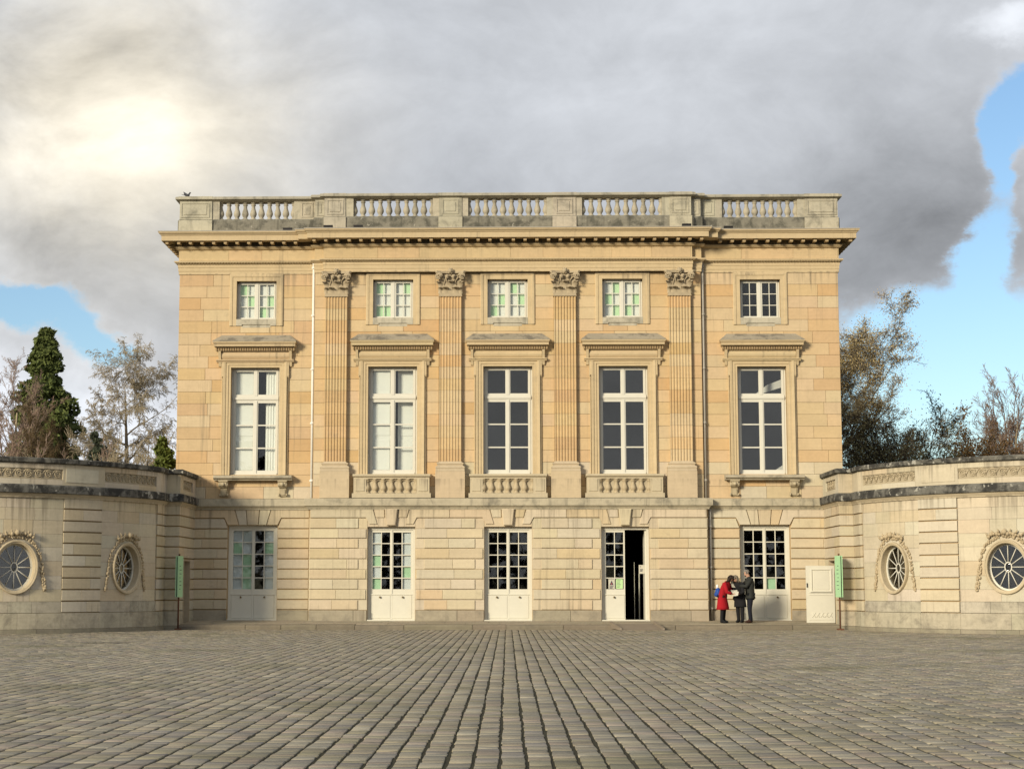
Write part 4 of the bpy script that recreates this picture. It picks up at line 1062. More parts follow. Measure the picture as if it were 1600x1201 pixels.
    pn = MB((.42, .36, .25)); cslab(pn, .75, 1.95, 4.80, 5.05, -.035, .02); fin(pn, 'parapet_panel', 'stone')
    for i in range(3):
        p = at(.95+.35*i, -.03); instance('scroll', scrollm, root, (sg*p[0], p[1], 4.925), (0, 0, -math.pi/2*sg))
    # oval windows
    for n in (61.5, 31.4):
        p = arcpt(n, -.03); pos = (sg*p[0], p[1], OVZ); rz = -R(n)*sg
        m = MB((.50, .42, .285)); prof = [(0, .36), (0, -.03), (.02, -.05), (.055, -.055), (.06, -.075), (.085, -.08), (.10, -.07), (.108, -.02), (.108, .10)]
        K = 48; k = len(prof)
        for i in range(K):
            a = 2*math.pi*i/K
            for d, y in prof: m.v.append(((OV_A+d)*math.cos(a), y+(.0), (OV_B+d)*math.sin(a)))
        for i in range(K):
            i2 = (i+1) % K
            for j in range(k-1): m.face((i*k+j, i*k+j+1, i2*k+j+1, i2*k+j), None, False)
        o = instance('oval_surround', m.mesh('oval_surround', 'stone'), root, pos, (0, 0, rz))
        # carved garland: flowers on top, leaf chains hanging at both sides
        m = MB((.46, .375, .245))
        rg = random.Random(int(n)+sg)
        def leafb(x, z, r, out=.0):
            y = x*x/(2*WR)-.018-out
            for q in range(4):
                a = rg.uniform(0, 6.28); m.ball((x+r*.55*math.cos(a), y-rg.uniform(0, .03), z+r*.55*math.sin(a)), r*rg.uniform(.42, .62), 6, 4, None, (1, .8, 1.1))
        for i in range(15):
            a = R(90-i*7.0)
            for s in (-1, 1): leafb(s*.79*math.cos(a), .95*math.sin(a)*.985, .072-.0012*i)
        for i in range(9):
            for s in (-1, 1): leafb(s*(.79+.012*i), -.02-.072*i, .072 if i not in (3, 6) else .058)
        for s in (-1, 1): leafb(s*.90, -.66, .06)
        for i in range(13):
            x = -.48+.08*i; m.ball((x, -.05-rg.uniform(0, .04), .985-.35*x*x+rg.uniform(-.02, .05)), rg.uniform(.04, .068), 7, 5)
        for i in range(7):
            x = -.50+.165*i; z = 1.02-.45*x*x; t = x*.8+rg.uniform(-.3, .3)
            m.tube([(x, -.06, z), (x+.05*t, -.10, z+.06), (x+.14*t, -.09, z+.12)], [.03, .028, .008], 5)
        m.ball((0, -.12, 1.03), .085, 8, 6)
        instance('garland', m.mesh('garland', 'carved'), root, pos, (0, 0, rz))
        # radial glazing
        m = MB(); K = 36; a0, b0 = OV_A-.055, OV_B-.055
        def ell(r, K=36, y0=0, d=.035, w=.03, A=a0, B=b0):
            b = len(m.v)
            for i in range(K):
                a = 2*math.pi*i/K
                for q, y in ((w, y0), (0, y0), (0, y0+d), (w, y0+d)): m.v.append(((A+q)*math.cos(a)*r, y, (B+q)*math.sin(a)*r))
            for i in range(K):
                i2 = (i+1) % K
                for j in range(4): m.face((b+4*i+j, b+4*i+(j+1) % 4, b+4*i2+(j+1) % 4, b+4*i2+j))
        ell(1, 36, .19, .05, .06); ell(1, 24, .185, .04, .028, .085, .125)
        for i in range(12):
            a = 2*math.pi*i/12
            m.tube([(.10*math.cos(a), .20, .14*math.sin(a)), ((a0+.02)*math.cos(a), .20, (b0+.02)*math.sin(a))], .0165, 4)
        win = instance('oval_window', m.mesh('oval_window', 'paint'), root, pos, (0, 0, rz))
        for i in range(12):
            q = MB(); P = [(0.09*math.cos(2*math.pi*(i+j/3)/12), .13*math.sin(2*math.pi*(i+j/3)/12)) for j in (3, 2, 1, 0)]+[((a0+.02)*math.cos(2*math.pi*(i+j/3)/12), (b0+.02)*math.sin(2*math.pi*(i+j/3)/12)) for j in (0, 1, 2, 3)]
            nq = len(P); q.add([(x, .212, z) for x, z in P]+[(x, .218, z) for x, z in P], [tuple(range(nq))[::1], tuple(range(nq, 2*nq))[::-1]])
            o = bpy.data.objects.new('pane', q.mesh('pane', 'old_glass')); COL.objects.link(o); o.parent = win; WPOS[o.name] = Vector(pos)
        q = MB(); q.ball((0, .21, 0), .084, 16, 4, None, (1, .05, 1.45)); o = bpy.data.objects.new('pane', q.mesh('pane', 'old_glass')); COL.objects.link(o); o.parent = win
    return root
wing(-1, 'low curved wall with two oval windows on the shaded left of the court')
wing(1, 'low curved wall with two oval windows on the sunny right of the court')

# ------------------------------------------------------------------ smaller things
# ramp over the kerb in front of the open door
rm = thing('ramp', (4.18, -2.9, GZ), 'low grey ramp with two side cheeks leading over the kerb to the open door', 'ramp')
m = MB(); m.add([(3.36, -2.50, .33), (4.80, -2.50, .33), (5.00, -3.62, .165), (3.62, -3.62, .165), (3.36, -2.50, .29), (4.80, -2.50, .29), (5.00, -3.62, .142), (3.62, -3.62, .142)], [(0, 3, 2, 1), (4, 5, 6, 7), (0, 1, 5, 4), (1, 2, 6, 5), (2, 3, 7, 6), (3, 0, 4, 7)])
for i in range(1, 5):
    y = -2.50-1.12*i/5; z = .33-.165*i/5; e = .215*i/5; m.box(3.38+e*1.1, 4.80+e*.9, y-.012, y+.012, z-.01, z+.006)
m.build('deck', 'ramp', rm)
for xa, xb in ((3.36, 3.62), (4.80, 5.00)):
    m = MB(); v = []
    for dx in (-.035, .035): v += [(xa+dx, -2.50, .20), (xa+dx, -2.50, .42), (xb+dx, -3.60, .22), (xb+dx, -3.64, .142)]
    m.add(v, [(0, 1, 2, 3), (7, 6, 5, 4), (0, 4, 5, 1), (1, 5, 6, 2), (2, 6, 7, 3)]); m.build('side_cheek', 'ramp', rm, org=(xa, -3.0, .2))
# loose door leaf standing by the right wing
dl = thing('door_leaf', (10.45, -1.45, .33), 'white panelled door leaf standing loose against the pier of the right wing', 'door')
m = MB(); m.box(9.98, 10.93, -1.47, -1.42, .345, 2.24)
m.frame([(10.20, 1.42), (10.20, 2.08), (10.78, 2.08), (10.78, 1.42)], [(0, 0), (.02, .03), (.05, .03), (.06, .015), (.08, .015), (.08, 0)], -1.47, True)
for a, b, c, d in ((10.06, .44, 10.86, .46), (10.06, 1.26, 10.86, 1.275), (10.06, 1.34, 10.86, 1.352)): m.box(a, c, -1.485, -1.46, b, d)
body = m.build('panel', 'doorpaint', dl)
m = MB(); m.block(10.22, 10.76, 1.44, 2.06, -1.478, -1.46, .01); m.build('field', 'doorpaint', dl)
m = MB()
for i in range(5):
    x = 10.16+.14*i; m.tube([(x, -1.475, .52), (x+.12, -1.475, .68)], .008, 4); m.tube([(x+.12, -1.475, .52), (x, -1.475, .68)], .008, 4)
m.build('lattice_moulding', 'doorpaint', dl)
m = MB(); m.box(10.0, 10.03, -1.50, -1.46, 1.52, 1.66); m.build('handle', 'iron', dl)
# folded green notice boards on posts
def sign(x, s, label):
    t = thing('sign', (x, -3.12, GZ), label, 'sign', 'green boards on posts')
    m = MB(); m.tube([(x, -3.1, GZ), (x, -3.1, 2.55)], .028, 8); m.ball((x, -3.1, 2.58), .035, 8, 5); m.build('post', 'rust', t)
    def board(pts, name, mat):
        m = MB(); (xa, ya), (xb, yb) = pts; d = Vector((xb-xa, yb-ya)).normalized(); n = Vector((d.y, -d.x))*.015
        v = [(xa+n.x, ya+n.y), (xb+n.x, yb+n.y), (xb-n.x, yb-n.y), (xa-n.x, ya-n.y)]
        m.add([(a, b, 1.20) for a, b in v]+[(a, b, 2.54) for a, b in v], [(0, 1, 2, 3), (7, 6, 5, 4), (0, 4, 5, 1), (1, 5, 6, 2), (2, 6, 7, 3), (3, 7, 4, 0)])
        return m.build(name, mat, t), d, n
    o, d, n = board(((x-s*.01, -3.36), (x-s*.09, -2.95)), 'board', 'sign')
    q = MB()
    for r in range(7):
        z = 2.20-.125*r; a, b = .18, .18+(.28 if r % 3 else .16)
        p0 = Vector((x-s*.01, -3.36))+d*a*.6; p1 = Vector((x-s*.01, -3.36))+d*min(b, .66)*.6; e = n.normalized()*(.019 if n.x*s < 0 else -.019)
        q.add([(p0.x+e.x, p0.y+e.y, z), (p1.x+e.x, p1.y+e.y, z), (p1.x+e.x, p1.y+e.y, z+.018), (p0.x+e.x, p0.y+e.y, z+.018)], [(0, 1, 2, 3)])
    q.build('lettering', 'ink', t, kind='stuff')
    board(((x+s*.055, -3.33), (x+s*.085, -2.96)), 'board', 'sign')
    m = MB(); m.box(x-.045, x+.06, -3.02, -2.98, 1.20, 2.54); m.box(x-.012 if s > 0 else x-.04, x+.04 if s > 0 else x+.012, -3.31, -3.02, 1.22, 2.50); m.build('dark_gap', 'black', t)  # black filling painted in as the shade of the gap between the boards
    m = MB(); m.box(x-.10, x+.10, -3.20, -3.0, GZ, GZ+.05); m.build('foot', 'rust', t)
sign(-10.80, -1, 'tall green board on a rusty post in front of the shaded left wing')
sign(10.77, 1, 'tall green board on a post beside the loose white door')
# notices at the open door
yq = DY[3]+.03
def notice(x, z, w_, h, y, mat, label, lines):
    t = thing('notice', (x, y, z), label, 'notice')
    m = MB(); m.box(x-w_/2, x+w_/2, y-.006, y, z-h/2, z+h/2); m.build('sheet', mat, t)
    if lines:
        m = MB(); lines(m); m.build('print', 'ink', t)
    return t
def pr_tri(m):
    x, z, y = 3.55, 1.64, yq-.012
    m.add([(x-.07, y, z-.04), (x+.07, y, z-.04), (x, y, z+.12)], [(0, 1, 2)])
    for i in range(3): m.add([(x-.07, y, z-.085-.035*i), (x+.07-.02*i, y, z-.085-.035*i), (x+.07-.02*i, y, z-.065-.035*i), (x-.07, y, z-.065-.035*i)], [(0, 1, 2, 3)])
t1 = notice(3.55, 1.64, .215, .33, yq-.004, 'paper', 'white notice with a dark triangle in the lowest left pane of the open door', pr_tri)
m = MB(); x, z, y = 3.55, 1.64, yq-.014; m.add([(x-.025, y, z-.02), (x+.025, y, z-.02), (x, y, z+.05)], [(0, 1, 2)]); m.build('red_triangle', 'redink', t1)
def pr_lines(m):
    for i in range(6): a = 3.735; y = yq-.012; z = 1.75-.045*i; m.add([(a, y, z), (a+.13-.02*(i % 3), y, z), (a+.13-.02*(i % 3), y, z+.012), (a, y, z+.012)], [(0, 1, 2, 3)])
notice(3.82, 1.64, .235, .33, yq-.004, 'greenpaper', 'pale green notice in the lowest pane next to the open doorway', pr_lines)
def pr_two(m):
    for z, w_ in ((2.22, .03), (2.12, .10), (2.075, .08)): m.add([(4.55, .06, z), (4.55+w_, .06, z), (4.55+w_, .06, z+.025), (4.55, .06, z+.025)], [(0, 1, 2, 3)])
notice(4.625, 2.14, .23, .30, .08, 'paper', 'small white notice hanging inside the dark open doorway', pr_two)
# pigeon on the parapet and flood lights on the cornice
pg = thing('pigeon', (-11.38, -.02, 15.285), 'dark pigeon perched on the left end of the roof balustrade', 'pigeon'); pg.scale = (.68, .68, .68)
m = MB(); px, pz = -11.38, 15.285
m.ball((px, -.02, pz+.11), .085, 10, 7, None, (1.5, .85, .9)); m.tube([(px+.06, -.02, pz+.14), (px+.11, -.02, pz+.20), (px+.13, -.02, pz+.235)], [.055, .04, .038], 8); m.ball((px+.135, -.02, pz+.245), .042, 8, 6); m.tube([(px+.165, -.02, pz+.245), (px+.20, -.02, pz+.235)], [.014, .004], 5)
m.add([(px-.10, -.06, pz+.12), (px-.10, .02, pz+.12), (px-.30, .01, pz+.16), (px-.30, -.05, pz+.16), (px-.10, -.06, pz+.095), (px-.10, .02, pz+.095), (px-.30, .01, pz+.15), (px-.30, -.05, pz+.15)], [(0, 1, 2, 3), (7, 6, 5, 4), (0, 3, 7, 4), (1, 5, 6, 2), (2, 6, 7, 3)])
m.build('body', 'pigeon', pg)
for s in (-1, 1):
    m = MB(); m.add([(px+.05, -.02+s*.07, pz+.15), (px-.16, -.02+s*.085, pz+.13), (px-.20, -.02+s*.05, pz+.30 if s < 0 else pz+.17), (px-.02, -.02+s*.05, pz+.19)], [(0, 1, 2, 3)]); m.build('wing', 'pigeon', pg)
    m = MB(); m.tube([(px+.01, -.02+s*.03, pz+.05), (px+.01, -.02+s*.03, pz)], .008, 5); m.build('leg', 'redink', pg)
for x, yw, lab in ((-7.72, -.55, 'small black floodlight on the cornice left of the pavilion corner'), (-6.25, -.95, 'small black floodlight on the cornice above the leftmost pilaster'), (-5.20, -.95, 'small black floodlight on the cornice above the second bay from the left'),
                   (6.22, -.95, 'small black floodlight on the cornice above the rightmost pilaster'), (7.72, -.55, 'small black floodlight on the cornice right of the pavilion corner')):
    t = thing('floodlight', (x, yw, 13.95), lab, 'floodlight', 'floodlights on the cornice')
    m = MB(); m.box(x-.16, x+.16, yw-.05, yw+.07, 13.97, 14.05); m.build('housing', 'black', t); m = MB(); m.box(x-.02, x+.02, yw-.02, yw+.02, 13.93, 13.98); m.build('foot', 'black', t)

# ------------------------------------------------------------------ people
def skin(name, nodes, edges, mat, parent, xf, sub=1, root=0):
    me = bpy.data.meshes.new(name+'_skeleton'); me.from_pydata([n[:3] for n in nodes], edges, [])
    o = bpy.data.objects.new(name+'_skeleton', me); COL.objects.link(o)
    md_ = o.modifiers.new('skin', 'SKIN'); md_.use_smooth_shade = True
    for i, n in enumerate(nodes):
        sv = me.skin_vertices[0].data[i]; r = n[3]; sv.radius = (r, r) if not isinstance(r, tuple) else r; sv.use_root = (i == root)
    ss = o.modifiers.new('sub', 'SUBSURF'); ss.levels = sub; ss.render_levels = sub
    dg = bpy.context.evaluated_depsgraph_get(); dg.update()
    nm = bpy.data.meshes.new_from_object(o.evaluated_get(dg)); nm.name = name
    bpy.data.objects.remove(o); bpy.data.meshes.remove(me)
    nm.materials.clear(); nm.materials.append(M[mat]); nm.transform(xf)
    nm.polygons.foreach_set('use_smooth', [True]*len(nm.polygons))
    p = bpy.data.objects.new(name, nm); place(p, parent, WPOS[parent.name]); return p
def loft(m, rings, seg=16, tint=None):
    b = len(m.v)
    for (cx, cy_, cz, rx, ry) in rings:
        for i in range(seg):
            a = 2*math.pi*i/seg; f = 1+.03*math.sin(5*a+cz*9); m.v.append((cx+rx*f*math.cos(a), cy_+ry*f*math.sin(a), cz))
    for k in range(len(rings)-1):
        for i in range(seg):
            j = (i+1) % seg; m.face((b+k*seg+i, b+k*seg+j, b+(k+1)*seg+j, b+(k+1)*seg+i), tint, True)
    m.face([b+i for i in range(seg)][::-1], tint); m.face([b+(len(rings)-1)*seg+i for i in range(seg)], tint)
def person(x, y, yaw, label, H, lean, headtilt, hands, coat, hem, coatmat, legmat, shoemat, hairmat, hood=False, stride=0.0, bend=0.0):
    """facing local +x; hands = two (x,y,z) in local metres for a 1.72 m figure"""
    k = H/1.72; z = TZ0+(TZ1-TZ0)*(-y/2.75)
    t = thing('person', (x, y, z), label, 'person')
    T = Matrix.Rotation(yaw, 4, 'Z') @ Matrix.Scale(k, 4)
    def L(p):                                                    # lean the trunk forward about the hips
        q = Vector(p)
        if q.z > .95:
            q = Vector((0, 0, .93-bend)) + Matrix.Rotation(lean, 3, 'Y') @ (q-Vector((0, 0, .93)))
        elif q.z > .3: q.z -= bend*(q.z-.1)/.85
        return tuple(q)
    sh = [L((0.0, s*.185, 1.41)) for s in (-1, 1)]
    hd = [Vector(h) for h in hands]
    el = []
    for a, h, s in zip(sh, hd, (-1, 1)):
        mid = (Vector(a)+h)/2; el.append(mid+Vector((-.03, s*.09, -.12)))
    nk, hb = L((.01, 0, 1.47)), L((.03, 0, 1.54))
    Rh = Matrix.Rotation(headtilt, 3, 'Y')
    def hp(p): return tuple(Vector(hb)+Rh @ Vector(p))
    N = [(0, 0, .95-bend, .115), (*L((0, 0, 1.12)), .11), (*L((0, 0, 1.30)), .125), (*nk, .065), (*hb, .055), (*hp((.02, 0, .06)), .078), (*hp((.03, 0, .13)), .085), (*hp((.02, 0, .19)), .062), (*hp((.115, 0, .085)), .016)]
    E_ = [(0, 1), (1, 2), (2, 3), (3, 4), (4, 5), (5, 6), (6, 7), (5, 8)]
    def addn(p, r, par): N.append((*p, r)); E_.append((par, len(N)-1)); return len(N)-1
    legs = []
    for s in (-1, 1):
        fx = s*stride
        h_ = addn((0, s*.09, .88-bend), .092, 0); kn = addn((.03+fx*.5+bend*.6, s*.10, .49-bend*.4), .060, h_); an = addn((fx-.02, s*.10, .09), .042, kn); addn((fx+.13, s*.115, .035), .036, an)
        legs.append(((0, s*.09, .88-bend), (.03+fx*.5+bend*.6, s*.10, .49-bend*.4), (fx-.02, s*.10, .09), (fx+.13, s*.115, .035)))
    for a, e, h, s in zip(sh, el, hd, (-1, 1)):
        i0 = addn(a, .058, 2); i1 = addn(tuple(e), .042, i0); i2 = addn(tuple(h), .026, i1)
        d = (h-e).normalized(); side = Vector((0, -s, .2)).normalized(); pm = h+d*.06; i3 = addn(tuple(pm), .030, i2)
        for q in range(4):
            off = side*(-.027+.018*q); b1 = pm+d*.035+off; b2 = b1+d*(.03+.006*(1.5-abs(q-1.5)))+Vector((0, 0, -.018)); j = addn(tuple(b1), .0095, i3); addn(tuple(b2), .008, j)
        j = addn(tuple(h+d*.03+side*.045), .011, i2); addn(tuple(h+d*.065+side*.055), .009, j)
    skin('body', N, E_, 'skin', t, T)
    # trousers, shoes
    Nn = [(0, 0, .93-bend, .13)]; Ee = []
    for lg in legs:
        b = len(Nn); Nn += [(*lg[0], .108), (*lg[1], .080), (*(Vector(lg[2])+Vector((0.01, 0, -.075))), .060)]; Ee += [(0, b), (b, b+1), (b+1, b+2)]
    skin('trousers', Nn, Ee, legmat, t, T)
    for lg in legs:
        a = Vector(lg[2]); b = Vector(lg[3]); skin('shoe', [(a.x-.05, a.y, .045, .044), (a.x+.04, a.y, .055, .052), (b.x-.01, b.y, .040, .047), (b.x+.05, b.y, .032, .034), (a.x, a.y, .15, .060)], [(0, 1), (1, 2), (2, 3), (1, 4)], shoemat, t, T)
    # coat: trunk and skirt as one lofted cloth, sleeves
    m = MB()
    zs = [hem+(.93-hem)*q/5 for q in range(6)]
    rings = []
    for q, zz in enumerate(zs): f = 1-q/5; rings.append((.0+.01*f, 0, zz-bend*(zz-.1)/.85, .150+coat*f, .20+coat*f*1.05))
    for zz, rx, ry in ((1.0, .148, .195), (1.12, .150, .195), (1.25, .160, .215), (1.36, .150, .225), (1.43, .110, .17), (1.475, .085, .10), (1.52, .075, .085)):
        p = L((0, 0, zz)); rings.append((p[0], p[1], p[2], rx, ry))
    loft(m, rings)
    for a, e, h in zip(sh, el, hd):
        w_ = e+(h-e)*.88; m.tube([L((0, Vector(a).y*.55, 1.40)), a, tuple((Vector(a)+e)/2), tuple(e), tuple((e+w_)/2), tuple(w_)], [.085, .088, .076, .068, .060, .052], 10)
    me = m.mesh('coat', coatmat); me.transform(T); place(bpy.data.objects.new('coat', me), t, WPOS[t.name])
    # hair or hood, and eyes
    m = MB()
    for i in range(40 if not hood else 60):
        a = random.uniform(0, 2*math.pi); u = random.uniform(-.1 if not hood else -.7, 1)
        rr = math.sqrt(1-u*u); v = Vector((rr*math.cos(a), rr*math.sin(a), u))
        if v.x > .45 and v.z < .55: continue
        c = hp((.02+v.x*.085, v.y*.078, .115+v.z*.095)); m.ball(c, .030 if not hood else .042, 6, 4)
    if hood:
        for s in (-1, 1): m.tube([hp((.02, s*.085, .12)), hp((.02, s*.095, .02)), hp((.0, s*.085, -.10))], [.045, .045, .03], 7)
    me = m.mesh('hair', hairmat); me.transform(T); place(bpy.data.objects.new('hair', me), t, WPOS[t.name])
    m = MB()
    for s in (-1, 1): m.ball(hp((.105, s*.032, .115)), .011, 6, 4)
    m.tube([hp((.108, -.022, .045)), hp((.113, 0, .043)), hp((.108, .022, .045))], .006, 4)
    me = m.mesh('face_features', 'dkred'); me.transform(T); place(bpy.data.objects.new('face_features', me), t, WPOS[t.name])
    def wp(p): return tuple(WPOS[t.name]+T.to_3x3() @ Vector(p))
    return t, T, wp
w1, T1, wp1 = person(7.16, -1.58, R(-28), 'person in a long red coat and black boots bent over a paper', 1.62, R(20), R(42), ((.40, -.10, 1.03), (.42, .06, 1.05)), .075, .47, 'red', 'blackcloth', 'blackcloth', 'brownhair', True)
w2, T2, wp2 = person(7.78, -1.40, R(236), 'stooping person in black with a fur cap, between the other two people', 1.62, R(24), R(35), ((.33, -.14, 1.08), (.34, .12, 1.02)), .03, .55, 'blackcloth', 'blackcloth', 'blackcloth', 'capgrey', True, stride=.06)
w3, T3, wp3 = person(8.10, -1.52, R(186), 'grey-haired person in a charcoal jacket and navy trousers holding a leaflet', 1.74, R(3), R(16), ((.40, -.10, 1.20), (.40, .07, 1.22)), .02, .80, 'charcoal', 'navy', 'leather', 'greyhair', False, stride=.04)
# the coat's dark front facing
bpk = thing('backpack', wp1((-.24, 0, 1.05)), 'small blue backpack with a white bottle carried by the person in red', 'backpack')
c = wp1((-.17, .03, 1.07)); m = MB(); m.ball(c, .125, 12, 8, None, (.8, 1.0, 1.35)); m.ball((c[0]-.05, c[1]-.02, c[2]-.06), .09, 10, 6, None, (.9, 1.0, 1.0)); m.build('bag', 'blue', bpk)
m = MB(); m.tube([(c[0]-.02, c[1], c[2]+.12), (c[0]-.02, c[1], c[2]+.24), (c[0]-.02, c[1], c[2]+.27)], [.04, .04, .02], 8); m.build('bottle', 'white', bpk)
def leaflet(c, yaw, tilt, w_, h, label, mat='paper'):
    t = thing('leaflet', c, label, 'leaflet', 'leaflets held by the visitors'); Mx = Matrix.Translation(c) @ Matrix.Rotation(yaw, 4, 'Z') @ Matrix.Rotation(tilt, 4, 'X')
    for s in (-1, 1):
        m = MB(); v = [Mx @ Vector(p) for p in ((0, 0, -h/2), (s*w_/2, -.03, -h/2), (s*w_/2, -.03, h/2), (0, 0, h/2))]; v2 = [p+Vector((0, .004, 0)) for p in v]
        m.add([tuple(p) for p in v+v2], [(0, 1, 2, 3), (7, 6, 5, 4), (0, 4, 5, 1), (1, 5, 6, 2), (2, 6, 7, 3), (3, 7, 4, 0)]); m.build('page', mat, t)
leaflet(wp1((.50, -.03, 1.02)), R(-25), R(-38), .22, .17, 'crumpled white leaflet in the hands of the person in red')
leaflet(wp2((.42, -.02, 1.06)), R(20), R(-30), .24, .18, 'open leaflet between the stooping person in black and the red coat')
leaflet(wp3((.50, -.02, 1.27)), R(15), R(-28), .30, .26, 'large open yellowish leaflet held by the grey-haired person')
hb_ = thing('handbag', wp2((-.18, -.20, .86)), 'small dark handbag hanging at the hip of the stooping person in black', 'bag')
c = wp2((-.14, -.22, .86)); m = MB(); m.ball(c, .11, 10, 7, None, (1.1, .6, 1.0)); m.build('pouch', 'blackcloth', hb_); m = MB(); m.tube([(c[0]-.06, c[1], c[2]+.08), wp2((0, -.1, 1.35)), (c[0]+.06, c[1]+.06, c[2]+.08)], .012, 5); m.build('strap', 'blackcloth', hb_)

# ------------------------------------------------------------------ trees
class Tree:
    def __init__(s, seed): s.r = random.Random(seed); s.seg = []; s.tips = []
    def grow(s, p, d, L, r, lvl, spec):
        sp = spec[lvl]; n = sp['n']; step = L/n; q = Vector(p); d = Vector(d).normalized(); R_ = s.r
        for i in range(n):
            t = (i+1)/n
            d = (d+Vector((R_.gauss(0, 1), R_.gauss(0, 1), R_.gauss(0, 1)))*sp['wig']+Vector((0, 0, sp['up']*(t if sp.get('late') else 1)))).normalized()
            q2 = q+d*step; ra = r*(1-(i/n)*sp.get('tap', .75)); rb = max(.008, r*(1-t*sp.get('tap', .75))); ra = max(.009, ra)
            if lvl >= 3: ra = rb = .009
            s.seg.append((tuple(q), tuple(q2), ra, rb, lvl)); q = q2
            if lvl+1 < len(spec):
                if t >= sp.get('from', .25):
                    k = sp['kids']/n; k = int(k)+(R_.random() < k-int(k))
                    for _ in range(k):
                        u = d.cross(Vector((R_.gauss(0, 1), R_.gauss(0, 1), R_.gauss(0, 1)))).normalized()
                        a = sp['ang']*R_.uniform(.7, 1.25); nd = d*math.cos(a)+u*math.sin(a)
                        s.grow(q-d*step*R_.random()*.9, nd, L*sp['len']*R_.uniform(.6, 1.15)*(1.0-sp.get('cone', .4)*t), max(.011, rb*sp['rad']), lvl+1, spec)
            if lvl >= len(spec)-2: s.tips.append((tuple(q), tuple(d)))
def seg_mesh(segs, name, mat, org):
    """all given branch pieces as tapered prisms in one mesh"""
    Vs, Fs, base = [], [], 0
    for k, sel in ((6, [s for s in segs if s[2] > .05]), (3, [s for s in segs if s[2] <= .05])):
        if not sel: continue
        P0 = np.array([s[0] for s in sel]); P1 = np.array([s[1] for s in sel]); r0 = np.array([s[2] for s in sel]); r1 = np.array([s[3] for s in sel])
        d = P1-P0; d /= np.linalg.norm(d, axis=1, keepdims=True)+1e-9; ref = np.where(np.abs(d[:, 2:3]) < .9, np.array([[.1, .3, 1.0]]), np.array([[1.0, .2, 0]]))
        u = np.cross(d, ref); u /= np.linalg.norm(u, axis=1, keepdims=True); q = np.cross(d, u)
        ang = np.arange(k)*2*np.pi/k; C = np.cos(ang)[None, :, None]; S = np.sin(ang)[None, :, None]; ring = u[:, None]*C+q[:, None]*S
        V = np.concatenate([P0[:, None]+ring*r0[:, None, None], P1[:, None]+ring*r1[:, None, None]], 1)
        F = np.array([(i, (i+1) % k, k+(i+1) % k, k+i) for i in range(k)])
        Fs.append((F[None]+(np.arange(len(sel))*2*k)[:, None, None]+base).reshape(-1, 4)); Vs.append(V.reshape(-1, 3)); base += len(sel)*2*k
    return raw_mesh(name, mat, np.concatenate(Vs)-np.array(org), np.concatenate(Fs))
def raw_mesh(name, mat, V, F):
    me = bpy.data.meshes.new(name); me.vertices.add(len(V)); me.vertices.foreach_set('co', np.ascontiguousarray(V, 'f').ravel())
    k = F.shape[1]; me.loops.add(F.size); me.loops.foreach_set('vertex_index', np.ascontiguousarray(F, 'i').ravel()); me.polygons.add(len(F)); me.polygons.foreach_set('loop_start', np.arange(0, F.size, k).astype('i'))
    me.materials.append(M[mat]); me.update(calc_edges=True); return me
def leaf_arrays(P, size, rs, stretch=1.0, flat=0.0):
    """small leaf quads with random facing at points P"""
    n = len(P); a = rs.normal(0, 1, (n, 3)); a /= np.linalg.norm(a, axis=1, keepdims=True); b = rs.normal(0, 1, (n, 3)); b -= a*(a*b).sum(1, keepdims=True); b /= np.linalg.norm(b, axis=1, keepdims=True)
    sz = size*rs.uniform(.6, 1.3, (n, 1)); A = a*sz*stretch; B = b*sz*.6
    V = np.stack([P-A, P-B*.9, P+A, P+B*.9], 1).reshape(-1, 3); F = np.arange(n*4).reshape(-1, 4); return V, F
def tree(name, org, label, cat, segs, bark, crown, thick=.05, group=None, leaves=None, leafmat=None):
    t = thing(name, org, label, cat, group)
    big_ = [s for s in segs if s[2] > thick]; small = [s for s in segs if s[2] <= thick]
    if big_: place(bpy.data.objects.new('trunk', seg_mesh(big_, 'trunk', bark, org)), t, org)
    if small: place(bpy.data.objects.new('twigs' if leaves is not None else 'crown', seg_mesh(small, 'twigs', crown, org)), t, org)
    if leaves is not None:
        V, F = leaves; place(bpy.data.objects.new('crown', raw_mesh('crown', leafmat, V-np.array(org), F)), t, org)
    return t
GRP_L, GRP_R = 'trees behind the left wing wall', 'trees behind the right wing wall'
def sp(n, wig, up, kids=0, ang=.8, ln=.5, rad=.6, frm=.25, cone=.4, tap=.75, late=False): return dict(n=n, wig=wig, up=up, kids=kids, ang=ang, len=ln, rad=rad, cone=cone, tap=tap, late=late, **{'from': frm})
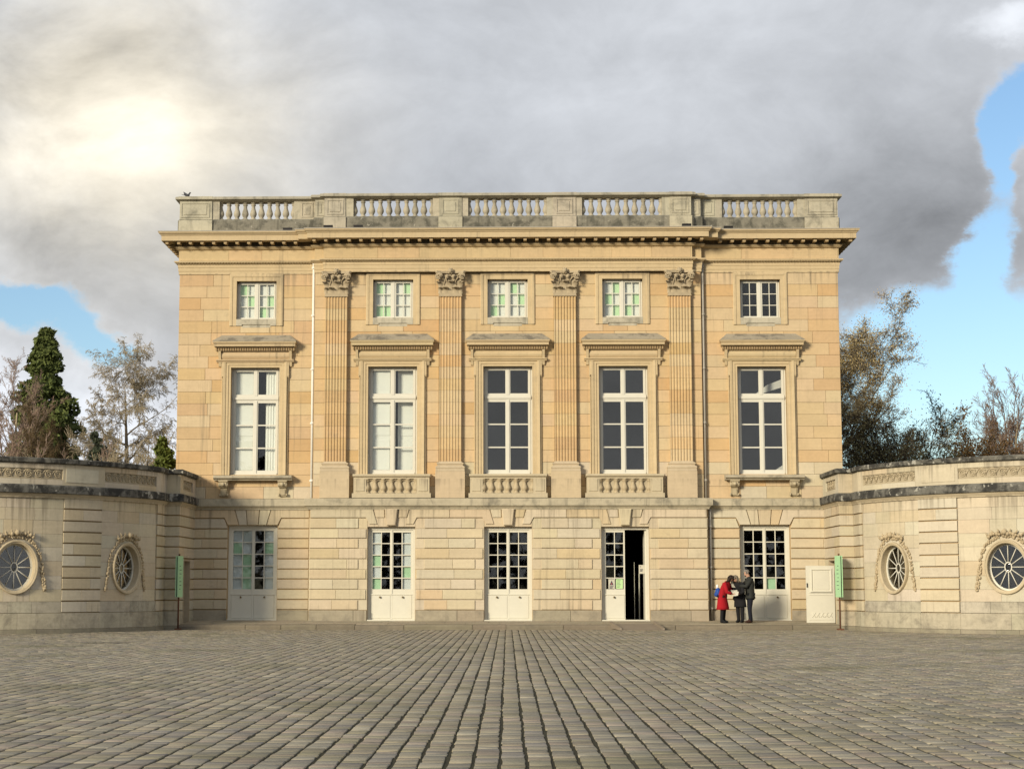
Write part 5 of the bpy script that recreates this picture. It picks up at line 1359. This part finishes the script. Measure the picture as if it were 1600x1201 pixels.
# tall conifer
def conifer(org, H, width, label, mat, nbr, seed, size=.17, base=.12, group=GRP_L, name='conifer_tree'):
    rs = np.random.RandomState(seed); rr = random.Random(seed)
    segs = [((org[0], org[1], H*i/10), (org[0]+rr.gauss(0, .03), org[1], H*(i+1)/10), .30*(1-i/10.5), .30*(1-(i+1)/10.5), 0) for i in range(10)]
    P = []
    for i in range(nbr):
        t = base+(1-base)*(i/nbr)**.85; z = H*t
        prof = width/2*min(1, (1-t)*1.7+.02)**.8*(1 if t > .35 else .8+t*.5)
        a = rr.uniform(0, 6.283); rad = prof*rr.uniform(.45, 1.2)*(1+.08*math.sin(a*2+t*9)); ex = org[0]+rad*math.cos(a); ey = org[1]+rad*math.sin(a); ez = z+rad*.12+rr.uniform(-.3, .3)
        segs.append(((org[0], org[1], z-.1), (ex, ey, ez), .05, .015, 1))
        cl = rr.uniform(.45, .85)*(.55+.6*(1-t))*width/4.3
        n = int(150*cl/.6)
        for f in (1.0, .6):
            c = np.array([org[0]+(ex-org[0])*f, org[1]+(ey-org[1])*f, z+(ez-z)*f]); g_ = rs.normal(0, 1, (n, 3)); g_ /= np.linalg.norm(g_, axis=1, keepdims=True); P.append(c+g_*(rs.uniform(.35, 1, (n, 1))**.5)*np.array([cl, cl, cl*.75]))
    P = np.concatenate(P); return tree(name, org, label, 'tree', segs, 'darkbark', 'darkbark', .02, group, leaf_arrays(P, size, rs, 1.2), mat)
conifer((-33.2, 60, 0), 19.9, 5.6, 'tall dark evergreen conifer rising behind the left wing, tallest of the left trees', 'conifer', 210, 11)
conifer((-24.9, 42, 0), 10.8, 2.6, 'small grey-green conifer low behind the left wing, beside the big bare tree', 'palegreen', 70, 12, .10)
conifer((-14.75, 13, 0), 7.7, 2.6, 'bright green leafy tree close to the left corner of the palace', 'greenleaf', 60, 13, .10, .3, name='leafy_tree')
# bare trees on the left
BARE = [sp(12, .04, .03, 46, 1.15, .37, .50, .26, .35, .985), sp(9, .15, .05, 17, .85, .46, .6, .15), sp(6, .22, .0, 11, .8, .5, .6, .1), sp(5, .24, -.14, 6, .7, .6, .7, .1), sp(4, .2, -.3)]
t = Tree(21); t.grow((-25.0, 50, 0), (0, 0, 1), 15.4, .42, 0, BARE)
tree('bare_tree', (-25.0, 50, 0), 'big bare tree with a grey trunk and drooping twigs, between the conifer and the palace', 'tree', t.seg, 'bark', 'palebark', .05, GRP_L)
UPR = [sp(8, .04, .02, 22, .55, .5, .6, .12, .3, .8), sp(8, .12, .10, 13, .6, .45, .6, .15), sp(6, .16, .08, 9, .6, .5, .65, .1), sp(4, .2, .02, 6, .6, .6, .7, .1), sp(3, .25, .0)]
t = Tree(22); t.grow((-31.6, 45, 0), (0, 0, 1), 12.5, .26, 0, UPR)
tree('bare_tree', (-31.6, 45, 0), 'pinkish bare tree cut by the left edge of the picture', 'tree', t.seg, 'palebark', 'pinktwig', .05, GRP_L)
segs = []
for i in range(7):
    t = Tree(30+i); t.grow((-27.2+random.uniform(-.7, .7), 40+random.uniform(-.8, .8), 0), (random.uniform(-.12, .12), 0, 1), random.uniform(9, 11.4), .10, 0, [sp(9, .05, .05, 26, .38, .34, .6, .1, .5), sp(6, .12, .08, 14, .5, .45, .6, .1), sp(5, .18, .05, 9, .55, .5, .7, .1), sp(3, .22, .03)]); segs += t.seg
tree('bare_tree', (-27.2, 40, 0), 'dense brown twiggy tree standing in front of the tall conifer', 'tree', segs, 'browntwig', 'browntwig', .05, GRP_L)
WEEP = [sp(9, .05, .04, 20, .9, .36, .5, .35, .3, .8), sp(6, .14, -.05, 14, .7, .6, .55, .2), sp(7, .10, -.30, 9, .5, .8, .7, .2), sp(6, .08, -.45)]
t = Tree(41); t.grow((-20.6, 37, 0), (0, 0, 1), 9.6, .15, 0, WEEP)
tree('weeping_tree', (-20.6, 37, 0), 'slender bare weeping tree just left of the green leafy tree', 'tree', t.seg, 'bark', 'palebark', .04, GRP_L)
SHR = [sp(6, .10, .06, 16, .6, .5, .6, .05, .3), sp(5, .15, .05, 11, .6, .5, .65, .1), sp(4, .2, .02, 8, .6, .6, .7, .1), sp(3, .25, 0)]
for i, (X, Y, H, mt, lab) in enumerate(((-29.9, 36, 8.6, 'goldleaf', 'yellowish bare shrub at the left edge, under the pinkish tree'), (-23.6, 34, 8.4, 'palebark', 'pale bare shrub beneath the big bare tree'), (-25.6, 36, 8.8, 'pinktwig', 'pinkish bare shrub between the brown tree and the big bare tree'))):
    segs = []
    for j in range(4):
        t = Tree(50+5*i+j); t.grow((X+random.uniform(-.6, .6), Y+random.uniform(-.5, .5), 0), (random.uniform(-.2, .2), 0, 1), H*random.uniform(.75, 1), .07, 0, SHR); segs += t.seg
    tree('bare_shrub', (X, Y, 0), lab, 'shrub', segs, 'bark' if mt != 'goldleaf' else 'browntwig', mt if mt != 'goldleaf' else 'browntwig', .04, GRP_L)
# right-hand trees
rs = np.random.RandomState(5)
SPR = [sp(9, .03, .02, 56, 1.15, .44, .5, .46, .12, .97), sp(9, .15, .03, 15, .75, .46, .6, .2), sp(7, .2, .02, 10, .75, .48, .62, .15), sp(5, .24, .0, 6, .7, .55, .7, .1), sp(3, .28, -.02)]
def leaves_from(t, n, size, spread, seed):
    rs = np.random.RandomState(seed); Tp = np.array([a[0] for a in t.tips]); P = Tp[rs.randint(0, len(Tp), n)]+rs.normal(0, spread, (n, 3)); return leaf_arrays(P, size, rs)
t = Tree(63); t.grow((17.2, 30, 0), (0.05, 0, 1), 13.4, .42, 0, SPR)
tree('broad_tree', (17.2, 30, 0), 'tall tree with sparse yellow-brown leaves rising behind the right corner of the palace', 'tree', t.seg, 'bark', 'bark', .05, GRP_R, leaves_from(t, 80000, .040, .2, 6), 'goldleaf')
t = Tree(72); t.grow((15.4, 19, 0), (.25, 0, 1), 7.0, .34, 0, [sp(7, .08, .03, 18, 1.0, .80, .55, .3, .2, .75)]+SPR[1:])
tree('broad_tree', (15.4, 19, 0), 'low dark spreading tree with olive leaves above the right wing next to the palace', 'tree', t.seg, 'darkbark', 'darkbark', .05, GRP_R, leaves_from(t, 13000, .045, .2, 7), 'oliveleaf')
t = Tree(83); t.grow((23.0, 33, 0), (-.1, 0, 1), 9.0, .30, 0, [sp(7, .08, .03, 17, .95, .60, .55, .25, .25, .75)]+SPR[1:])
tree('broad_tree', (23.0, 33, 0), 'dark spreading tree in the middle above the right wing', 'tree', t.seg, 'darkbark', 'darkbark', .05, GRP_R, leaves_from(t, 13000, .05, .2, 8), 'oliveleaf')
VASE = [sp(5, .03, .02, 50, .62, 1.32, .6, .40, .1, .5), sp(10, .07, .05, 22, .55, .30, .55, .25, .3), sp(7, .10, .06, 10, .5, .5, .6, .15), sp(5, .14, .03, 6, .5, .6, .7, .1), sp(3, .2, .0)]
t = Tree(91); t.grow((30.0, 40, 0), (0, 0, 1), 6.4, .32, 0, VASE)
tree('bare_tree', (30.5, 40, 0), 'pinkish bare vase-shaped tree cut by the right edge of the picture', 'tree', t.seg, 'palebark', 'pinktwig', .05, GRP_R)
for i, (X, Y, H, lm, lab) in enumerate(((24.6, 30, 8.8, 'brownleaf', 'russet leafy shrub between the dark tree and the pinkish bare tree'), (20.3, 26, 7.4, 'oliveleaf', 'dark olive shrub low behind the right wing'))):
    allt = Tree(0)
    for j in range(4):
        t = Tree(100+7*i+j); t.grow((X+random.uniform(-.8, .8), Y+random.uniform(-.5, .5), 0), (random.uniform(-.25, .25), 0, 1), H*random.uniform(.75, 1), .08, 0, SHR); allt.seg += t.seg; allt.tips += t.tips
    tree('leafy_shrub', (X, Y, 0), lab, 'shrub', allt.seg, 'browntwig', 'browntwig', .04, GRP_R, leaves_from(allt, 16000, .07, .12, 20+i), lm)

# woods that close the park behind the viewer (they show in the window panes)
rs = np.random.RandomState(77); n = 9000
X = rs.uniform(-110, 110, n); top = 13+4*np.sin(X*.13)+3*np.sin(X*.37+1); Z = rs.uniform(0, 1, n)**.8*top; Y = -165+rs.normal(0, 4, n)
V, F = leaf_arrays(np.stack([X, Y, Z], 1), .95, rs)
wd = place(bpy.data.objects.new('far_woods', raw_mesh('far_woods', 'darkwood', V, F)), None, (0, 0, 0)); tag(wd, 'dark bare woods closing the park behind the court', 'woods', kind='stuff')
